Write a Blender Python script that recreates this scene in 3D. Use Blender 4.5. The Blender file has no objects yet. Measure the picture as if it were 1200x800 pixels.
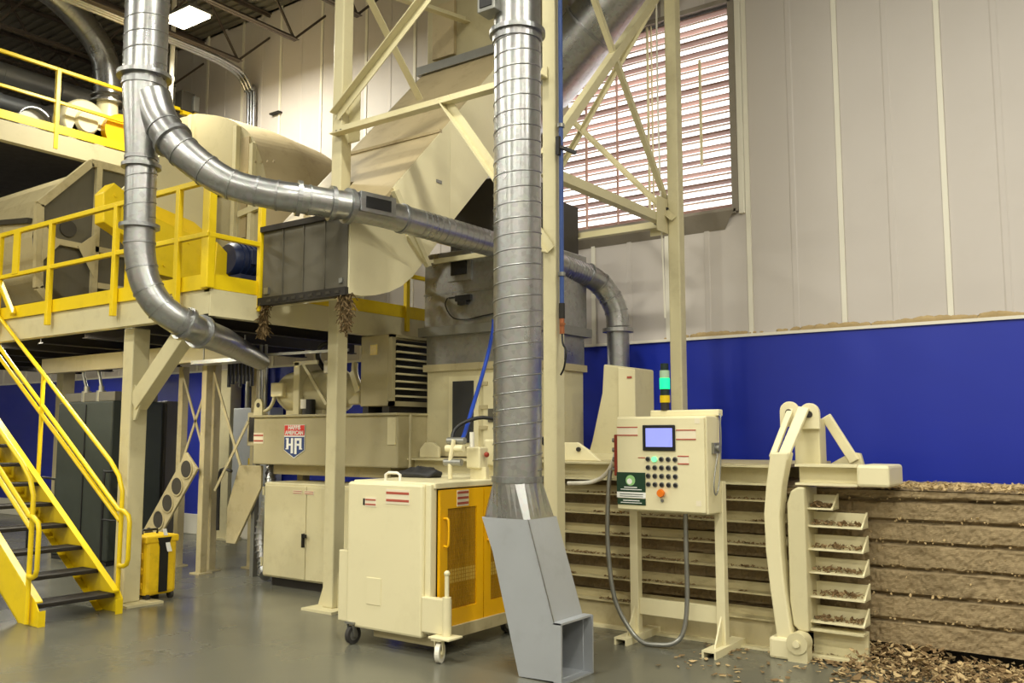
import bpy, bmesh, math, random
from mathutils import Vector, Matrix, noise
random.seed(7)
R = math.radians
SC = bpy.context.scene
COL = SC.collection

# ---------------------------------------------------------------- camera
cam_data = bpy.data.cameras.new('camera')
cam = bpy.data.objects.new('camera', cam_data); COL.objects.link(cam)
cam.location = (0, 0, 1.6)
cam.rotation_euler = (R(90 + 5.871), 0, R(35.901))
cam_data.sensor_width = 36.0
cam_data.lens = 31.8
cam_data.clip_end = 200
SC.camera = cam

# ---------------------------------------------------------------- sky (seen only through the louvres)
world = bpy.data.worlds.new('overcast_sky'); SC.world = world
world.use_nodes = True
wn = world.node_tree.nodes['Background']
wn.inputs[0].default_value = (1.0, 0.95, 0.92, 1); wn.inputs[1].default_value = 2.6

# ---------------------------------------------------------------- lamps of the hall (ceiling high bays)
LAMP_POWER = 165.0
LAMP_COLOR = (1.0, 0.965, 0.82)
BAYS = [(-10.5, 6.96, 7.25)] + [(x, y, 7.25) for x in (-14.5, -9.2, -4.6, 0.0, 4.6) for y in (-7.0, -3.2, 0.6)] + [(-14.5, 4.4, 7.25), (-3.9, 4.2, 7.25), (0.6, 4.4, 7.25), (4.6, 4.4, 7.25)]
for i, (x, y, z) in enumerate(BAYS):
    ld = bpy.data.lights.new('high_bay_lamp', 'AREA'); ld.shape = 'RECTANGLE'; ld.size = 0.6; ld.size_y = 0.3
    ld.energy = LAMP_POWER * (1.0 if i else 1.35); ld.color = LAMP_COLOR
    lo = bpy.data.objects.new('high_bay_lamp', ld); COL.objects.link(lo)
    lo.location = (x, y, z - 0.06)
# unseen fill lights added under the mezzanine deck to brighten the area below
FILL_LIGHTS = [(-13.6, 5.05, 2.72), (-11.0, 5.05, 2.72), (-8.9, 5.05, 2.72), (-7.7, 8.45, 2.60), (-12.4, 7.7, 2.74), (-15.6, 7.7, 2.74)]
for x, y, z in FILL_LIGHTS:
    ld = bpy.data.lights.new('added_fill_light', 'AREA'); ld.shape = 'RECTANGLE'; ld.size = 1.1; ld.size_y = 0.08
    ld.energy = 40.0 if y < 6 else 30.0; ld.color = LAMP_COLOR
    lo = bpy.data.objects.new('added_fill_light', ld); COL.objects.link(lo); lo.location = (x, y, z - 0.03)

SC.view_settings.view_transform = 'Standard'
SC.view_settings.look = 'None'
SC.view_settings.gamma = 1.0
SC.view_settings.use_curve_mapping = False
SC.view_settings.exposure = 0.0

# ---------------------------------------------------------------- materials
def srgb(r, g, b):
    f = lambda c: (c / 255 / 12.92) if c / 255 <= 0.04045 else ((c / 255 + 0.055) / 1.055) ** 2.4
    return (f(r), f(g), f(b), 1)

def mat(name, rgb, rough=0.5, metal=0.0, var=0.12, scale=3.0, dirt=0.0, dirt_rgb=(90, 75, 50), bump=0.0, bscale=60.0, rvar=0.1, spec=0.5, emit=None, estr=0.0, stretch=None, coat=0.0):
    m = bpy.data.materials.new(name); m.use_nodes = True
    nt = m.node_tree; N = nt.nodes; L = nt.links
    b = N['Principled BSDF']
    b.inputs['Metallic'].default_value = metal
    b.inputs['Specular IOR Level'].default_value = spec
    b.inputs['Coat Weight'].default_value = coat
    tc = N.new('ShaderNodeNewGeometry')
    vec = tc.outputs['Position']
    if stretch:
        mp = N.new('ShaderNodeMapping'); mp.inputs['Scale'].default_value = stretch
        L.new(vec, mp.inputs['Vector']); vec = mp.outputs['Vector']
    nz = N.new('ShaderNodeTexNoise'); nz.inputs['Scale'].default_value = scale; nz.inputs['Detail'].default_value = 6
    L.new(vec, nz.inputs['Vector'])
    c = srgb(*rgb)
    mx = N.new('ShaderNodeMix'); mx.data_type = 'RGBA'
    mx.inputs['A'].default_value = tuple(v * (1 - var) for v in c[:3]) + (1,)
    mx.inputs['B'].default_value = tuple(min(1, v * (1 + var)) for v in c[:3]) + (1,)
    L.new(nz.outputs['Fac'], mx.inputs['Factor'])
    out = mx.outputs['Result']
    if dirt > 0:
        n2 = N.new('ShaderNodeTexNoise'); n2.inputs['Scale'].default_value = scale * 2.3; n2.inputs['Detail'].default_value = 9; n2.inputs['Roughness'].default_value = 0.7
        L.new(vec, n2.inputs['Vector'])
        rp = N.new('ShaderNodeMapRange'); rp.inputs['From Min'].default_value = 0.52; rp.inputs['From Max'].default_value = 0.78
        rp.inputs['To Max'].default_value = dirt
        L.new(n2.outputs['Fac'], rp.inputs['Value'])
        m2 = N.new('ShaderNodeMix'); m2.data_type = 'RGBA'
        L.new(rp.outputs['Result'], m2.inputs['Factor']); L.new(out, m2.inputs['A']); m2.inputs['B'].default_value = srgb(*dirt_rgb)
        out = m2.outputs['Result']
    L.new(out, b.inputs['Base Color'])
    rr = N.new('ShaderNodeMapRange'); rr.inputs['To Min'].default_value = max(0.02, rough - rvar); rr.inputs['To Max'].default_value = min(1, rough + rvar)
    n3 = N.new('ShaderNodeTexNoise'); n3.inputs['Scale'].default_value = scale * 1.7; n3.inputs['Detail'].default_value = 5
    L.new(vec, n3.inputs['Vector']); L.new(n3.outputs['Fac'], rr.inputs['Value']); L.new(rr.outputs['Result'], b.inputs['Roughness'])
    if bump > 0:
        nb = N.new('ShaderNodeTexNoise'); nb.inputs['Scale'].default_value = bscale; nb.inputs['Detail'].default_value = 4
        L.new(vec, nb.inputs['Vector'])
        bp = N.new('ShaderNodeBump'); bp.inputs['Strength'].default_value = bump; bp.inputs['Distance'].default_value = 0.01
        L.new(nb.outputs['Fac'], bp.inputs['Height']); L.new(bp.outputs['Normal'], b.inputs['Normal'])
    if emit:
        b.inputs['Emission Color'].default_value = srgb(*emit); b.inputs['Emission Strength'].default_value = estr
    return m

def galv(name, rgb, rough=0.34, spangle=30):
    m = mat(name, rgb, rough, 0.92, 0.10, 1.6, 0.0, bump=0.05, bscale=9, rvar=0.10)
    nt = m.node_tree; N = nt.nodes; L = nt.links; b = N['Principled BSDF']
    v = N.new('ShaderNodeTexVoronoi'); v.inputs['Scale'].default_value = spangle
    g = N.new('ShaderNodeNewGeometry'); L.new(g.outputs['Position'], v.inputs['Vector'])
    old = b.inputs['Base Color'].links[0].from_socket
    mx = N.new('ShaderNodeMix'); mx.data_type = 'RGBA'; mx.blend_type = 'MULTIPLY'; mx.inputs['Factor'].default_value = 0.25
    L.new(old, mx.inputs['A']); L.new(v.outputs['Color'], mx.inputs['B']); 
    hs = N.new('ShaderNodeHueSaturation'); hs.inputs['Saturation'].default_value = 0.25
    L.new(mx.outputs['Result'], hs.inputs['Color']); L.new(hs.outputs['Color'], b.inputs['Base Color'])
    return m

CREAM = mat('cream_paint', (212, 203, 164), 0.42, var=0.06, scale=2.0, dirt=0.30, dirt_rgb=(150, 132, 88))
CREAM2 = mat('cream_paint_clean', (230, 221, 182), 0.38, var=0.04, scale=2.0, dirt=0.12, dirt_rgb=(165, 148, 105))
CREAMD = mat('cream_paint_dusty', (186, 174, 136), 0.55, var=0.10, scale=2.5, dirt=0.55, dirt_rgb=(128, 108, 70))
DUSTY = mat('dusty_chute_paint', (176, 160, 124), 0.6, var=0.12, scale=2.0, dirt=0.5, dirt_rgb=(120, 98, 66))
TAN = mat('tan_paint', (178, 168, 132), 0.5, var=0.08, scale=1.5, dirt=0.3, dirt_rgb=(120, 105, 72))
GREYD = mat('dark_grey_panel', (96, 92, 80), 0.45, var=0.10, scale=2.0, dirt=0.3, dirt_rgb=(70, 62, 48), stretch=(3, 3, .4))
YEL = mat('yellow_paint', (238, 206, 18), 0.38, var=0.06, scale=3.0, dirt=0.22, dirt_rgb=(150, 118, 20))
YELO = mat('golden_yellow_paint', (246, 186, 8), 0.36, var=0.05, scale=3.0, dirt=0.12, dirt_rgb=(170, 120, 10))
GALV = galv('galvanised_sheet', (176, 178, 178), 0.30)
GALV2 = galv('galvanised_plain', (160, 164, 168), 0.38, 24)
STEEL = mat('grey_steel', (150, 150, 145), 0.4, 0.7, 0.1, 4, dirt=0.2, dirt_rgb=(90, 85, 75))
DUCTG = mat('grey_zinc_boot', (186, 190, 196), 0.48, 0.5, 0.06, 2.5, dirt=0.15, dirt_rgb=(120, 120, 115))
DARK = mat('dark_iron', (46, 42, 38), 0.6, 0.2, 0.15, 6)
BLACK = mat('black_plastic', (22, 22, 24), 0.45, var=0.2, scale=8)
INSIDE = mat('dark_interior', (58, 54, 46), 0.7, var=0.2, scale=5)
RUBBER = mat('rubber', (52, 50, 48), 0.7, var=0.15, scale=10)
WHITE = mat('white_plastic', (232, 228, 214), 0.4, var=0.03, scale=4)
WPANEL = mat('wall_panel_paint', (210, 203, 198), 0.55, var=0.035, scale=0.8, dirt=0.08, dirt_rgb=(170, 160, 142))
WSEAM = mat('wall_seam_white', (240, 236, 222), 0.5, var=0.03, scale=2)
WRIB = mat('wall_rib_paint', (222, 216, 206), 0.55, var=0.03, scale=2)
BLUE = mat('blue_wall_paint', (24, 46, 172), 0.42, var=0.05, scale=1.2, dirt=0.06, dirt_rgb=(60, 62, 130), stretch=(0.6, 0.6, 2.2))
FLOORM = mat('polished_concrete', (102, 101, 90), 0.25, var=0.20, scale=0.6, dirt=0.35, dirt_rgb=(84, 84, 75), bump=0.03, bscale=14, rvar=0.12)
CEIL = mat('ceiling_deck_paint', (112, 108, 98), 0.7, var=0.08, scale=2)
JOIST = mat('joist_iron', (84, 74, 68), 0.6, 0.1, 0.15, 4)
WALLX = mat('plain_hall_wall', (206, 200, 188), 0.6, var=0.04, scale=0.6)
MOTORB = mat('blue_motor_paint', (22, 36, 74), 0.45, var=0.1, scale=5, dirt=0.2, dirt_rgb=(40, 44, 60))
HOSEB = mat('blue_hose', (28, 66, 170), 0.4, var=0.08, scale=6)
PIPEB = mat('blue_pipe_paint', (56, 84, 150), 0.45, var=0.08, scale=6)
REDP = mat('red_brown_plastic', (150, 52, 30), 0.5, var=0.1, scale=8)
RED = mat('print_red', (226, 44, 36), 0.5, var=0.02)
NAVY = mat('print_navy', (34, 62, 122), 0.5, var=0.02)
PWHITE = mat('print_white', (244, 244, 240), 0.5, var=0.01)
PRED = mat('print_warning_red', (176, 84, 66), 0.5, var=0.04)
LABELW = mat('label_white', (232, 222, 196), 0.5, var=0.03)
GREEN = mat('print_green', (22, 58, 36), 0.5, var=0.04)
LGREEN = mat('print_light_green', (150, 200, 130), 0.5, var=0.1, scale=40)
ORANGE = mat('orange_plastic', (232, 120, 20), 0.4, var=0.04)
CARD = mat('shredded_cardboard', (148, 130, 98), 0.92, var=0.28, scale=6, dirt=0.6, dirt_rgb=(108, 88, 60), bump=0.7, bscale=38)
CARDL = mat('cardboard_flake', (190, 166, 122), 0.9, var=0.25, scale=9, dirt=0.3, dirt_rgb=(136, 106, 66))
SCRAP = mat('brown_paper_scrap', (104, 84, 52), 0.9, var=0.4, scale=20)
CARDD = mat('cardboard_dark_flake', (130, 106, 72), 0.9, var=0.25, scale=9)
MACH = mat('dark_green_machine_paint', (44, 50, 44), 0.55, var=0.12, scale=3)
SUITY = mat('yellow_plastic_case', (240, 200, 26), 0.5, var=0.10, scale=7, dirt=0.35, dirt_rgb=(130, 92, 20))
COPPER = mat('copper_fitting', (178, 110, 72), 0.4, 0.6, 0.1, 8)
SCREEN = mat('lit_screen', (120, 126, 210), 0.3, emit=(150, 158, 246), estr=0.75)
GLOW = mat('green_lamp_lens', (20, 180, 110), 0.3, emit=(24, 240, 140), estr=1.5)
GLOWB = mat('green_button_lens', (120, 230, 170), 0.3, emit=(120, 240, 170), estr=0.8)
LENSW = mat('pale_green_lens', (170, 200, 170), 0.3)
LENSD = mat('dark_lens', (24, 44, 40), 0.3)
LENSY = mat('amber_lens', (220, 190, 20), 0.3)
GLOWW = mat('lamp_diffuser', (255, 250, 235), 0.4, emit=(255, 240, 200), estr=22.0)
SLAT2 = mat('dark_louvre_blade_paint', (150, 116, 102), 0.6, var=0.1, scale=5)
SLATR = mat('pale_louvre_rod_paint', (226, 200, 182), 0.6, var=0.05, scale=5)
SLAT = mat('louvre_blade_paint', (206, 166, 152), 0.6, var=0.08, scale=5)
SILLM = mat('dusty_sill_metal', (150, 142, 130), 0.6, var=0.1, scale=3, dirt=0.3, dirt_rgb=(110, 100, 84))
GLASSD = mat('dark_window_pane', (52, 54, 58), 0.2, var=0.1, scale=6, spec=0.6)
MESHY = mat('yellow_mesh_panel', (176, 132, 18), 0.5, var=0.18, scale=6, dirt=0.4, dirt_rgb=(110, 84, 20))
RIBP = mat('dusty_rib_paint', (192, 180, 138), 0.55, var=0.10, scale=3, dirt=0.7, dirt_rgb=(116, 96, 60), stretch=(.6, 1, 2.5))
MESHL = mat('pale_yellow_band', (206, 176, 84), 0.5, var=0.06, scale=6)
BAG = mat('black_bag', (34, 34, 36), 0.6, var=0.2, scale=8)

# ---------------------------------------------------------------- mesh helpers
def V(*a): return Vector(a)
class MB:
    def __init__(self): self.v = []; self.f = []; self.s = []
    def add(self, verts, faces, smooth=False):
        n = len(self.v); self.v += [tuple(p) for p in verts]
        for f in faces: self.f.append(tuple(i + n for i in f)); self.s.append(smooth)
        return self
    def box(self, x0, x1, y0, y1, z0, z1):
        vs = [(x, y, z) for z in (z0, z1) for y in (y0, y1) for x in (x0, x1)]
        return self.add(vs, [(0, 2, 3, 1), (4, 5, 7, 6), (0, 1, 5, 4), (2, 6, 7, 3), (0, 4, 6, 2), (1, 3, 7, 5)])
    def prism(self, poly, vec):
        n = len(poly); vec = Vector(vec); P = [Vector(p) for p in poly]
        nrm = Vector((0, 0, 0))
        for i in range(n): nrm += P[i].cross(P[(i + 1) % n])
        if nrm.dot(vec) > 0: P.reverse()
        fs = [tuple(range(n)), tuple(range(2 * n - 1, n - 1, -1))]
        for i in range(n): j = (i + 1) % n; fs.append((j, i, n + i, n + j))
        return self.add(P + [p + vec for p in P], fs)
    def hexa(self, a, b):          # two quads, matching corners
        return self.add(list(a) + list(b), [(3, 2, 1, 0), (4, 5, 6, 7)] + [(i, (i + 1) % 4, 4 + (i + 1) % 4, 4 + i) for i in range(4)])
    def bar(self, p, q, w, h, up=(0, 0, 1)):
        p, q = Vector(p), Vector(q); d = (q - p).normalized(); u = Vector(up)
        if abs(d.dot(u)) > 0.98: u = Vector((0, 1, 0))
        s = d.cross(u).normalized(); u = s.cross(d)
        c = [(-w / 2, -h / 2), (w / 2, -h / 2), (w / 2, h / 2), (-w / 2, h / 2)]
        return self.hexa([p + s * a + u * b for a, b in c], [q + s * a + u * b for a, b in c])
    def prof(self, p, q, poly, s, u):   # extrude a 2D outline given in axes s, u
        p, q, s, u = Vector(p), Vector(q), Vector(s), Vector(u)
        return self.prism([p + s * a + u * b for a, b in poly], q - p)
    def angle(self, p, q, s, u, leg=0.07, t=0.009):
        return self.prof(p, q, [(0, 0), (leg, 0), (leg, t), (t, t), (t, leg), (0, leg)], s, u)
    def tube(self, pts, r, seg=12, caps=True, smooth=True):
        P = [Vector(p) for p in pts]; n = len(P)
        rs = r if isinstance(r, (list, tuple)) else [r] * n
        T = []
        for i in range(n):
            t = (P[min(i + 1, n - 1)] - P[max(i - 1, 0)])
            T.append(t.normalized())
        u = Vector((0, 0, 1)) if abs(T[0].z) < 0.9 else Vector((1, 0, 0))
        u = (u - T[0] * u.dot(T[0])).normalized()
        vs = []; 
        for i in range(n):
            u = (u - T[i] * u.dot(T[i])).normalized(); w = T[i].cross(u)
            for k in range(seg):
                a = 2 * math.pi * k / seg
                vs.append(P[i] + (u * math.cos(a) + w * math.sin(a)) * rs[i])
        fs = [(i * seg + k, i * seg + (k + 1) % seg, (i + 1) * seg + (k + 1) % seg, (i + 1) * seg + k) for i in range(n - 1) for k in range(seg)]
        self.add(vs, fs, smooth)
        if caps:
            self.add(vs[:seg], [tuple(range(seg - 1, -1, -1))]); self.add(vs[-seg:], [tuple(range(seg))])
        return self
    def cyl(self, p, q, r, r2=None, seg=20): return self.tube([p, q], [r, r if r2 is None else r2], seg)
    def ring(self, c, axis, r0, r1, h, seg=28):    # flat annular collar centred at c
        c, a = Vector(c), Vector(axis).normalized()
        u = Vector((0, 0, 1)) if abs(a.z) < 0.9 else Vector((1, 0, 0))
        u = (u - a * u.dot(a)).normalized(); w = a.cross(u); vs = []
        for rr, hh in ((r0, -h / 2), (r1, -h / 2), (r1, h / 2), (r0, h / 2)):
            for k in range(seg):
                t = 2 * math.pi * k / seg
                vs.append(c + a * hh + (u * math.cos(t) + w * math.sin(t)) * rr)
        fs = []
        for j in range(4):
            for k in range(seg):
                fs.append((j * seg + k, j * seg + (k + 1) % seg, ((j + 1) % 4) * seg + (k + 1) % seg, ((j + 1) % 4) * seg + k))
        return self.add(vs, fs)
    def ball(self, c, r, sx=1, sy=1, sz=1, seg=14, rings=8):
        c = Vector(c); vs = [c + V(0, 0, r * sz)]
        for i in range(1, rings):
            t = math.pi * i / rings
            for k in range(seg):
                a = 2 * math.pi * k / seg
                vs.append(c + V(r * sx * math.sin(t) * math.cos(a), r * sy * math.sin(t) * math.sin(a), r * sz * math.cos(t)))
        vs.append(c - V(0, 0, r * sz)); fs = []
        for k in range(seg): fs.append((0, 1 + k, 1 + (k + 1) % seg))
        for i in range(rings - 2):
            for k in range(seg):
                a, b = 1 + i * seg + k, 1 + i * seg + (k + 1) % seg
                fs.append((a, a + seg, b + seg, b))
        l = len(vs) - 1; o = 1 + (rings - 2) * seg
        for k in range(seg): fs.append((l, o + (k + 1) % seg, o + k))
        return self.add(vs, fs, True)

def chip(mb, p, size, nrm, rnd, thick=.003):
    p, nrm = Vector(p), Vector(nrm).normalized()
    u = nrm.cross(Vector((rnd.gauss(0, 1), rnd.gauss(0, 1), rnd.gauss(0, 1)))).normalized(); w = nrm.cross(u)
    k = rnd.choice((3, 4, 4, 5)); a0 = rnd.random() * 6.28; asp = rnd.uniform(.35, .9); q = []
    for i in range(k):
        a = a0 + 6.283 * (i + rnd.uniform(-.3, .3)) / k; r_ = size * rnd.uniform(.6, 1.1)
        q.append(p + u * math.cos(a) * r_ + w * math.sin(a) * r_ * asp + nrm * rnd.uniform(-.1, .1) * size)
    mb.add(q + [v + nrm * thick for v in q], [tuple(range(k - 1, -1, -1)), tuple(range(k, 2 * k))] + [(i, (i + 1) % k, k + (i + 1) % k, k + i) for i in range(k)])
    return mb

def mesh_of(name, mb, m, bevel=0.0, segs=2):
    me = bpy.data.meshes.new(name)
    me.from_pydata(mb.v, [], mb.f)
    me.polygons.foreach_set('use_smooth', mb.s)
    me.materials.append(m)
    bm = bmesh.new(); bm.from_mesh(me); bmesh.ops.recalc_face_normals(bm, faces=bm.faces)
    if bevel > 0:
        es = [e for e in bm.edges if len(e.link_faces) == 2 and e.calc_face_angle(0) > 0.6 and not (e.link_faces[0].smooth and e.link_faces[1].smooth)]
        bmesh.ops.bevel(bm, geom=es, offset=bevel, segments=segs, affect='EDGES', profile=0.5, clamp_overlap=True)
    bm.to_mesh(me); bm.free(); me.update()
    return me

def obj(name, mb, m, parent=None, bevel=0.0, kind=None, segs=2):
    """One mesh object. Vertices are given in world metres; a child cancels its parent's offset."""
    o = bpy.data.objects.new(name, mesh_of(name, mb, m, bevel, segs)); COL.objects.link(o)
    if parent is not None:
        o.parent = parent
        if parent.type == 'EMPTY': o.location = -Vector(parent.location)
    if kind: o['kind'] = kind
    return o

def thing(name, label, cat, loc, group=None):
    o = bpy.data.objects.new(name, None); COL.objects.link(o); o.location = loc
    o.empty_display_size = 0.1
    o['label'] = label; o['category'] = cat
    if group: o['group'] = group
    return o

def tag(o, label, cat, group=None):
    o['label'] = label; o['category'] = cat
    if group: o['group'] = group
    return o

def struct_root(name, loc=(0, 0, 0)):
    o = bpy.data.objects.new(name, None); COL.objects.link(o); o.location = loc; o['kind'] = 'structure'
    return o

def share(o, name, offset, parent):
    """Another piece that shares mesh data, shifted by an offset."""
    c = o.copy(); c.name = name; COL.objects.link(c); c.parent = parent
    c.location = Vector(o.location) + Vector(offset)
    return c

def spline(pts, n=8):
    P = [Vector(p) for p in pts]; out = []
    for i in range(len(P) - 1):
        p0, p1, p2, p3 = P[max(i - 1, 0)], P[i], P[i + 1], P[min(i + 2, len(P) - 1)]
        for k in range(n):
            t = k / n
            out.append(0.5 * ((2 * p1) + (p2 - p0) * t + (2 * p0 - 5 * p1 + 4 * p2 - p3) * t * t + (3 * p1 - p0 - 3 * p2 + p3) * t ** 3))
    out.append(P[-1]); return out

def text(s, size, loc, rot, m, parent, name='lettering', depth=0.0015, align='CENTER', sx=1.0):
    cu = bpy.data.curves.new(name, 'FONT'); cu.body = s; cu.size = size; cu.align_x = align; cu.align_y = 'CENTER'; cu.extrude = depth; cu.offset = .0022
    t = bpy.data.objects.new('tmp', cu); COL.objects.link(t)
    dg = bpy.context.evaluated_depsgraph_get()
    me = bpy.data.meshes.new_from_object(t.evaluated_get(dg)); bpy.data.objects.remove(t)
    me.transform(Matrix.Translation(loc) @ rot.to_4x4() @ Matrix.Diagonal((sx, 1, 1, 1)))
    me.materials.clear(); me.materials.append(m); me.name = name
    o = bpy.data.objects.new(name, me); COL.objects.link(o); o.parent = parent
    if parent.type == 'EMPTY': o.location = -Vector(parent.location)
    return o
FRONT = Matrix(((1, 0, 0), (0, 0, -1), (0, 1, 0)))      # lettering that faces -Y

def bolt(mb, c, axis, r=0.012, h=0.012):
    c, a = Vector(c), Vector(axis).normalized(); mb.tube([c, c + a * h], r, 6, smooth=False)

# ================================================================ LARGE STRUCTURE
YW = 9.04
fl = MB().box(-22, 8, -11, YW + 0.2, -0.15, 0.0)
o = obj('floor', fl, FLOORM); o['kind'] = 'structure'
# walls outside the picture close the hall
for nm, b in (('wall_left', (-22.2, -22, -11, YW, 0, 8.4)), ('wall_right', (8, 8.2, -11, YW, 0, 8.4)), ('wall_front', (-22, 8, -11.2, -11, 0, 8.4))):
    o = obj(nm, MB().box(*b), WALLX); o['kind'] = 'structure'
# back wall: blue concrete below, metal panels above
wb = struct_root('wall_back', (-7, YW, 0))
obj('blue_masonry', MB().box(-22, 8, YW, YW + 0.25, 0.32, 2.62), BLUE, wb)
obj('white_curb', MB().box(-22, 8, YW - 0.03, YW + 0.25, 0.0, 0.32), WSEAM, wb, 0.01)
obj('flashing_strip', MB().box(-22, 8, YW - 0.025, YW, 2.615, 2.645), WSEAM, wb)
WX0, WX1, WZ0, WZ1 = -6.0, -3.585, 3.985, 6.28
proto = {}
def panel(x0, x1, z0, z1):
    a, b = x0 + 0.012, x1 - 0.012; m = (a + b) / 2; y = YW
    prof = [(a, .012), (a + .02, 0), (m - .035, 0), (m - .022, -.007), (m + .022, -.007), (m + .035, 0), (b - .02, 0), (b, .012), (b, .10), (a, .10)]
    key = (round(x1 - x0, 3), z0, z1)
    if key in proto:
        p, px = proto[key]; share(p, 'wall_panel', (x0 - px, 0, 0), wb)
    else:
        proto[key] = (obj('wall_panel', MB().prism([(x, y + d, z0) for x, d in prof], (0, 0, z1 - z0)), WPANEL, wb), x0)
seam0 = None
for k in range(-20, 13):
    x0 = -3.464 + 0.95 * k; x1 = x0 + 0.95
    if x1 <= WX0 or x0 >= WX1: panel(x0, x1, 2.645, 8.4)
    else:
        panel(x0, x1, 2.645, WZ0); panel(x0, x1, WZ1, 8.4)
        if x0 < WX0: panel(x0, WX0, WZ0, WZ1)
        if x1 > WX1: panel(WX1, x1, WZ0, WZ1)
    zs = [(2.645, 8.4)] if not (WX0 < x0 < WX1) else [(2.645, WZ0), (WZ1, 8.4)]
    for z0, z1 in zs:
        obj('seam_strip', MB().box(x0 - .024, x0 + .024, YW - .012, YW + .01, z0, z1), WSEAM, wb)
obj('wall_backing', MB().box(-22, WX0, YW + .1, YW + .2, 2.62, 8.4).box(WX1, 8, YW + .1, YW + .2, 2.62, 8.4).box(WX0, WX1, YW + .1, YW + .2, 2.62, WZ0).box(WX0, WX1, YW + .1, YW + .2, WZ1, 8.4), WALLX, wb)
dm = MB()      # dust drifts lying on the flashing ledge
for cx, w in ((-2.6, .9), (-1.75, .7), (-1.2, .3), (-3.9, .6)):
    for i in range(70):
        x = cx + random.gauss(0, w / 3); h = .02 + .05 * random.random() * max(0, 1 - abs(x - cx) / w)
        dm.ball((x, YW - .01, 2.645 + h * .4), h * .6, 1.6, .25, .8, 6, 4)
obj('dust_drift', dm, CARDL, wb, kind='stuff')
# louvred window
w1 = struct_root('window_1', (-4.8, YW, WZ0))
fr = MB().box(WX1 - .04, WX1 + .03, YW - .05, YW + .2, WZ0 - .03, WZ1 + .04).box(WX0 - .03, WX0 + .04, YW - .05, YW + .2, WZ0 - .03, WZ1 + .04).box(WX0, WX1, YW - .05, YW + .2, WZ1, WZ1 + .05).box(WX0, WX1, YW - .05, YW + .2, WZ0 - .05, WZ0)
obj('window_frame', fr, SILLM, w1)
obj('jamb_trim', MB().box(WX1 + .03, WX1 + .092, YW - .04, YW + .02, WZ0 - .06, 8.0), WSEAM, w1, .006)
nbl = 17
for i in range(nbl):
    z = WZ0 + .06 + (WZ1 - WZ0 - .10) * i / (nbl - 1)
    t = .020 if i % 4 == 2 else .010
    obj('louvre_blade', MB().prof((WX0, YW + .02, z), (WX1 - .03, YW + .02, z), [(0, 0), (.085, -.012), (.085, -.012 + t), (0, t)], (0, 1, 0), (0, 0, 1)), SLAT2 if i % 3 == 1 or t > .015 else SLAT, w1)
    if i < nbl - 1:
        zz = z + .078
        obj('louvre_rod', MB().box(WX0, WX1 - .03, YW + .05, YW + .06, zz, zz + .018), SLATR, w1)
for x, w in ((-5.03, .018), (-4.62, .022), (-3.98, .026), (-5.45, .022), (-4.57, .012)):
    obj('mullion', MB().box(x - w / 2, x + w / 2, YW - .005, YW + .02, WZ0 + .55 if x > -4.2 else WZ0 + .02, WZ1 - .55 if x > -4.2 else WZ1), CREAM2 if x > -4.7 else SLAT, w1)
sl = MB().hexa([(WX0, YW, 3.78), (-3.73, YW, 3.78), (-3.73, YW, 3.80), (WX0, YW, 3.80)], [(WX0, YW - .12, 3.955), (-3.58, YW - .12, 3.955), (-3.58, YW - .12, 3.985), (WX0, YW - .12, 3.985)])
obj('window_sill', sl, SILLM, w1)
# ceiling and joists
ce = struct_root('ceiling', (-7, 0, 8.4))
obj('roof_deck', MB().box(-22.2, 8.2, -11.2, YW + .3, 8.4, 8.55), CEIL, ce)
dr = MB()
for i in range(70):
    y = -2 + i * .16
    dr.box(-22, 6, y, y + .07, 8.36, 8.4)
obj('deck_rib', dr, CEIL, ce, kind='stuff')
def joist(x):
    j = bpy.data.objects.new('ceiling_joist', None); COL.objects.link(j); j.location = (x, 3, 7.4); j.parent = ce
    j.location = Vector((x, 3, 7.4)) - Vector(ce.location)
    off = -Vector((x, 3, 7.4))
    def part(nm, mb):
        q = obj(nm, mb, JOIST); q.parent = j; q.location = off
    part('bottom_chord', MB().angle((x, -10.8, 7.36), (x, 8.5, 7.36), (1, 0, 0), (0, 0, 1), .05, .008).angle((x - .012, -10.8, 7.36), (x - .012, 8.5, 7.36), (-1, 0, 0), (0, 0, 1), .05, .008))
    part('top_chord', MB().angle((x, -10.8, 8.34), (x, YW, 8.34), (1, 0, 0), (0, 0, -1), .05, .008).angle((x - .012, -10.8, 8.34), (x - .012, YW, 8.34), (-1, 0, 0), (0, 0, -1), .05, .008))
    wb_ = MB(); y = 8.45; up = True
    wb_.bar((x, 8.45, 7.37), (x, YW, 7.95), .03, .03)
    while y > -3:
        wb_.bar((x, y, 7.37 if up else 8.32), (x, y - .7, 8.32 if up else 7.37), .028, .028); y -= .7; up = not up
    part('web_rod', wb_)
for x in (-16.8, -15.5, -14.3, -13.1, -11.36, -10.06, -8.76, -7.46, -6.16): joist(x)

# ================================================================ LAMP
lamp = thing('high_bay_light', 'glowing white high bay lamp hanging from the dark ceiling', 'light', (-10.5, 6.96, 7.25))
obj('diffuser', MB().box(-10.80, -10.20, 6.80, 7.12, 7.21, 7.25), GLOWW, lamp, .01)
obj('ballast_housing', MB().box(-10.82, -10.18, 6.78, 7.14, 7.25, 7.29).box(-10.7, -10.3, 6.88, 7.04, 7.29, 7.36), STEEL, lamp)
for x in (-10.7, -10.3): obj('hanger_rod', MB().cyl((x, 6.96, 7.36), (x, 6.96, 8.4), .008, seg=6), STEEL, lamp)
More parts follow.
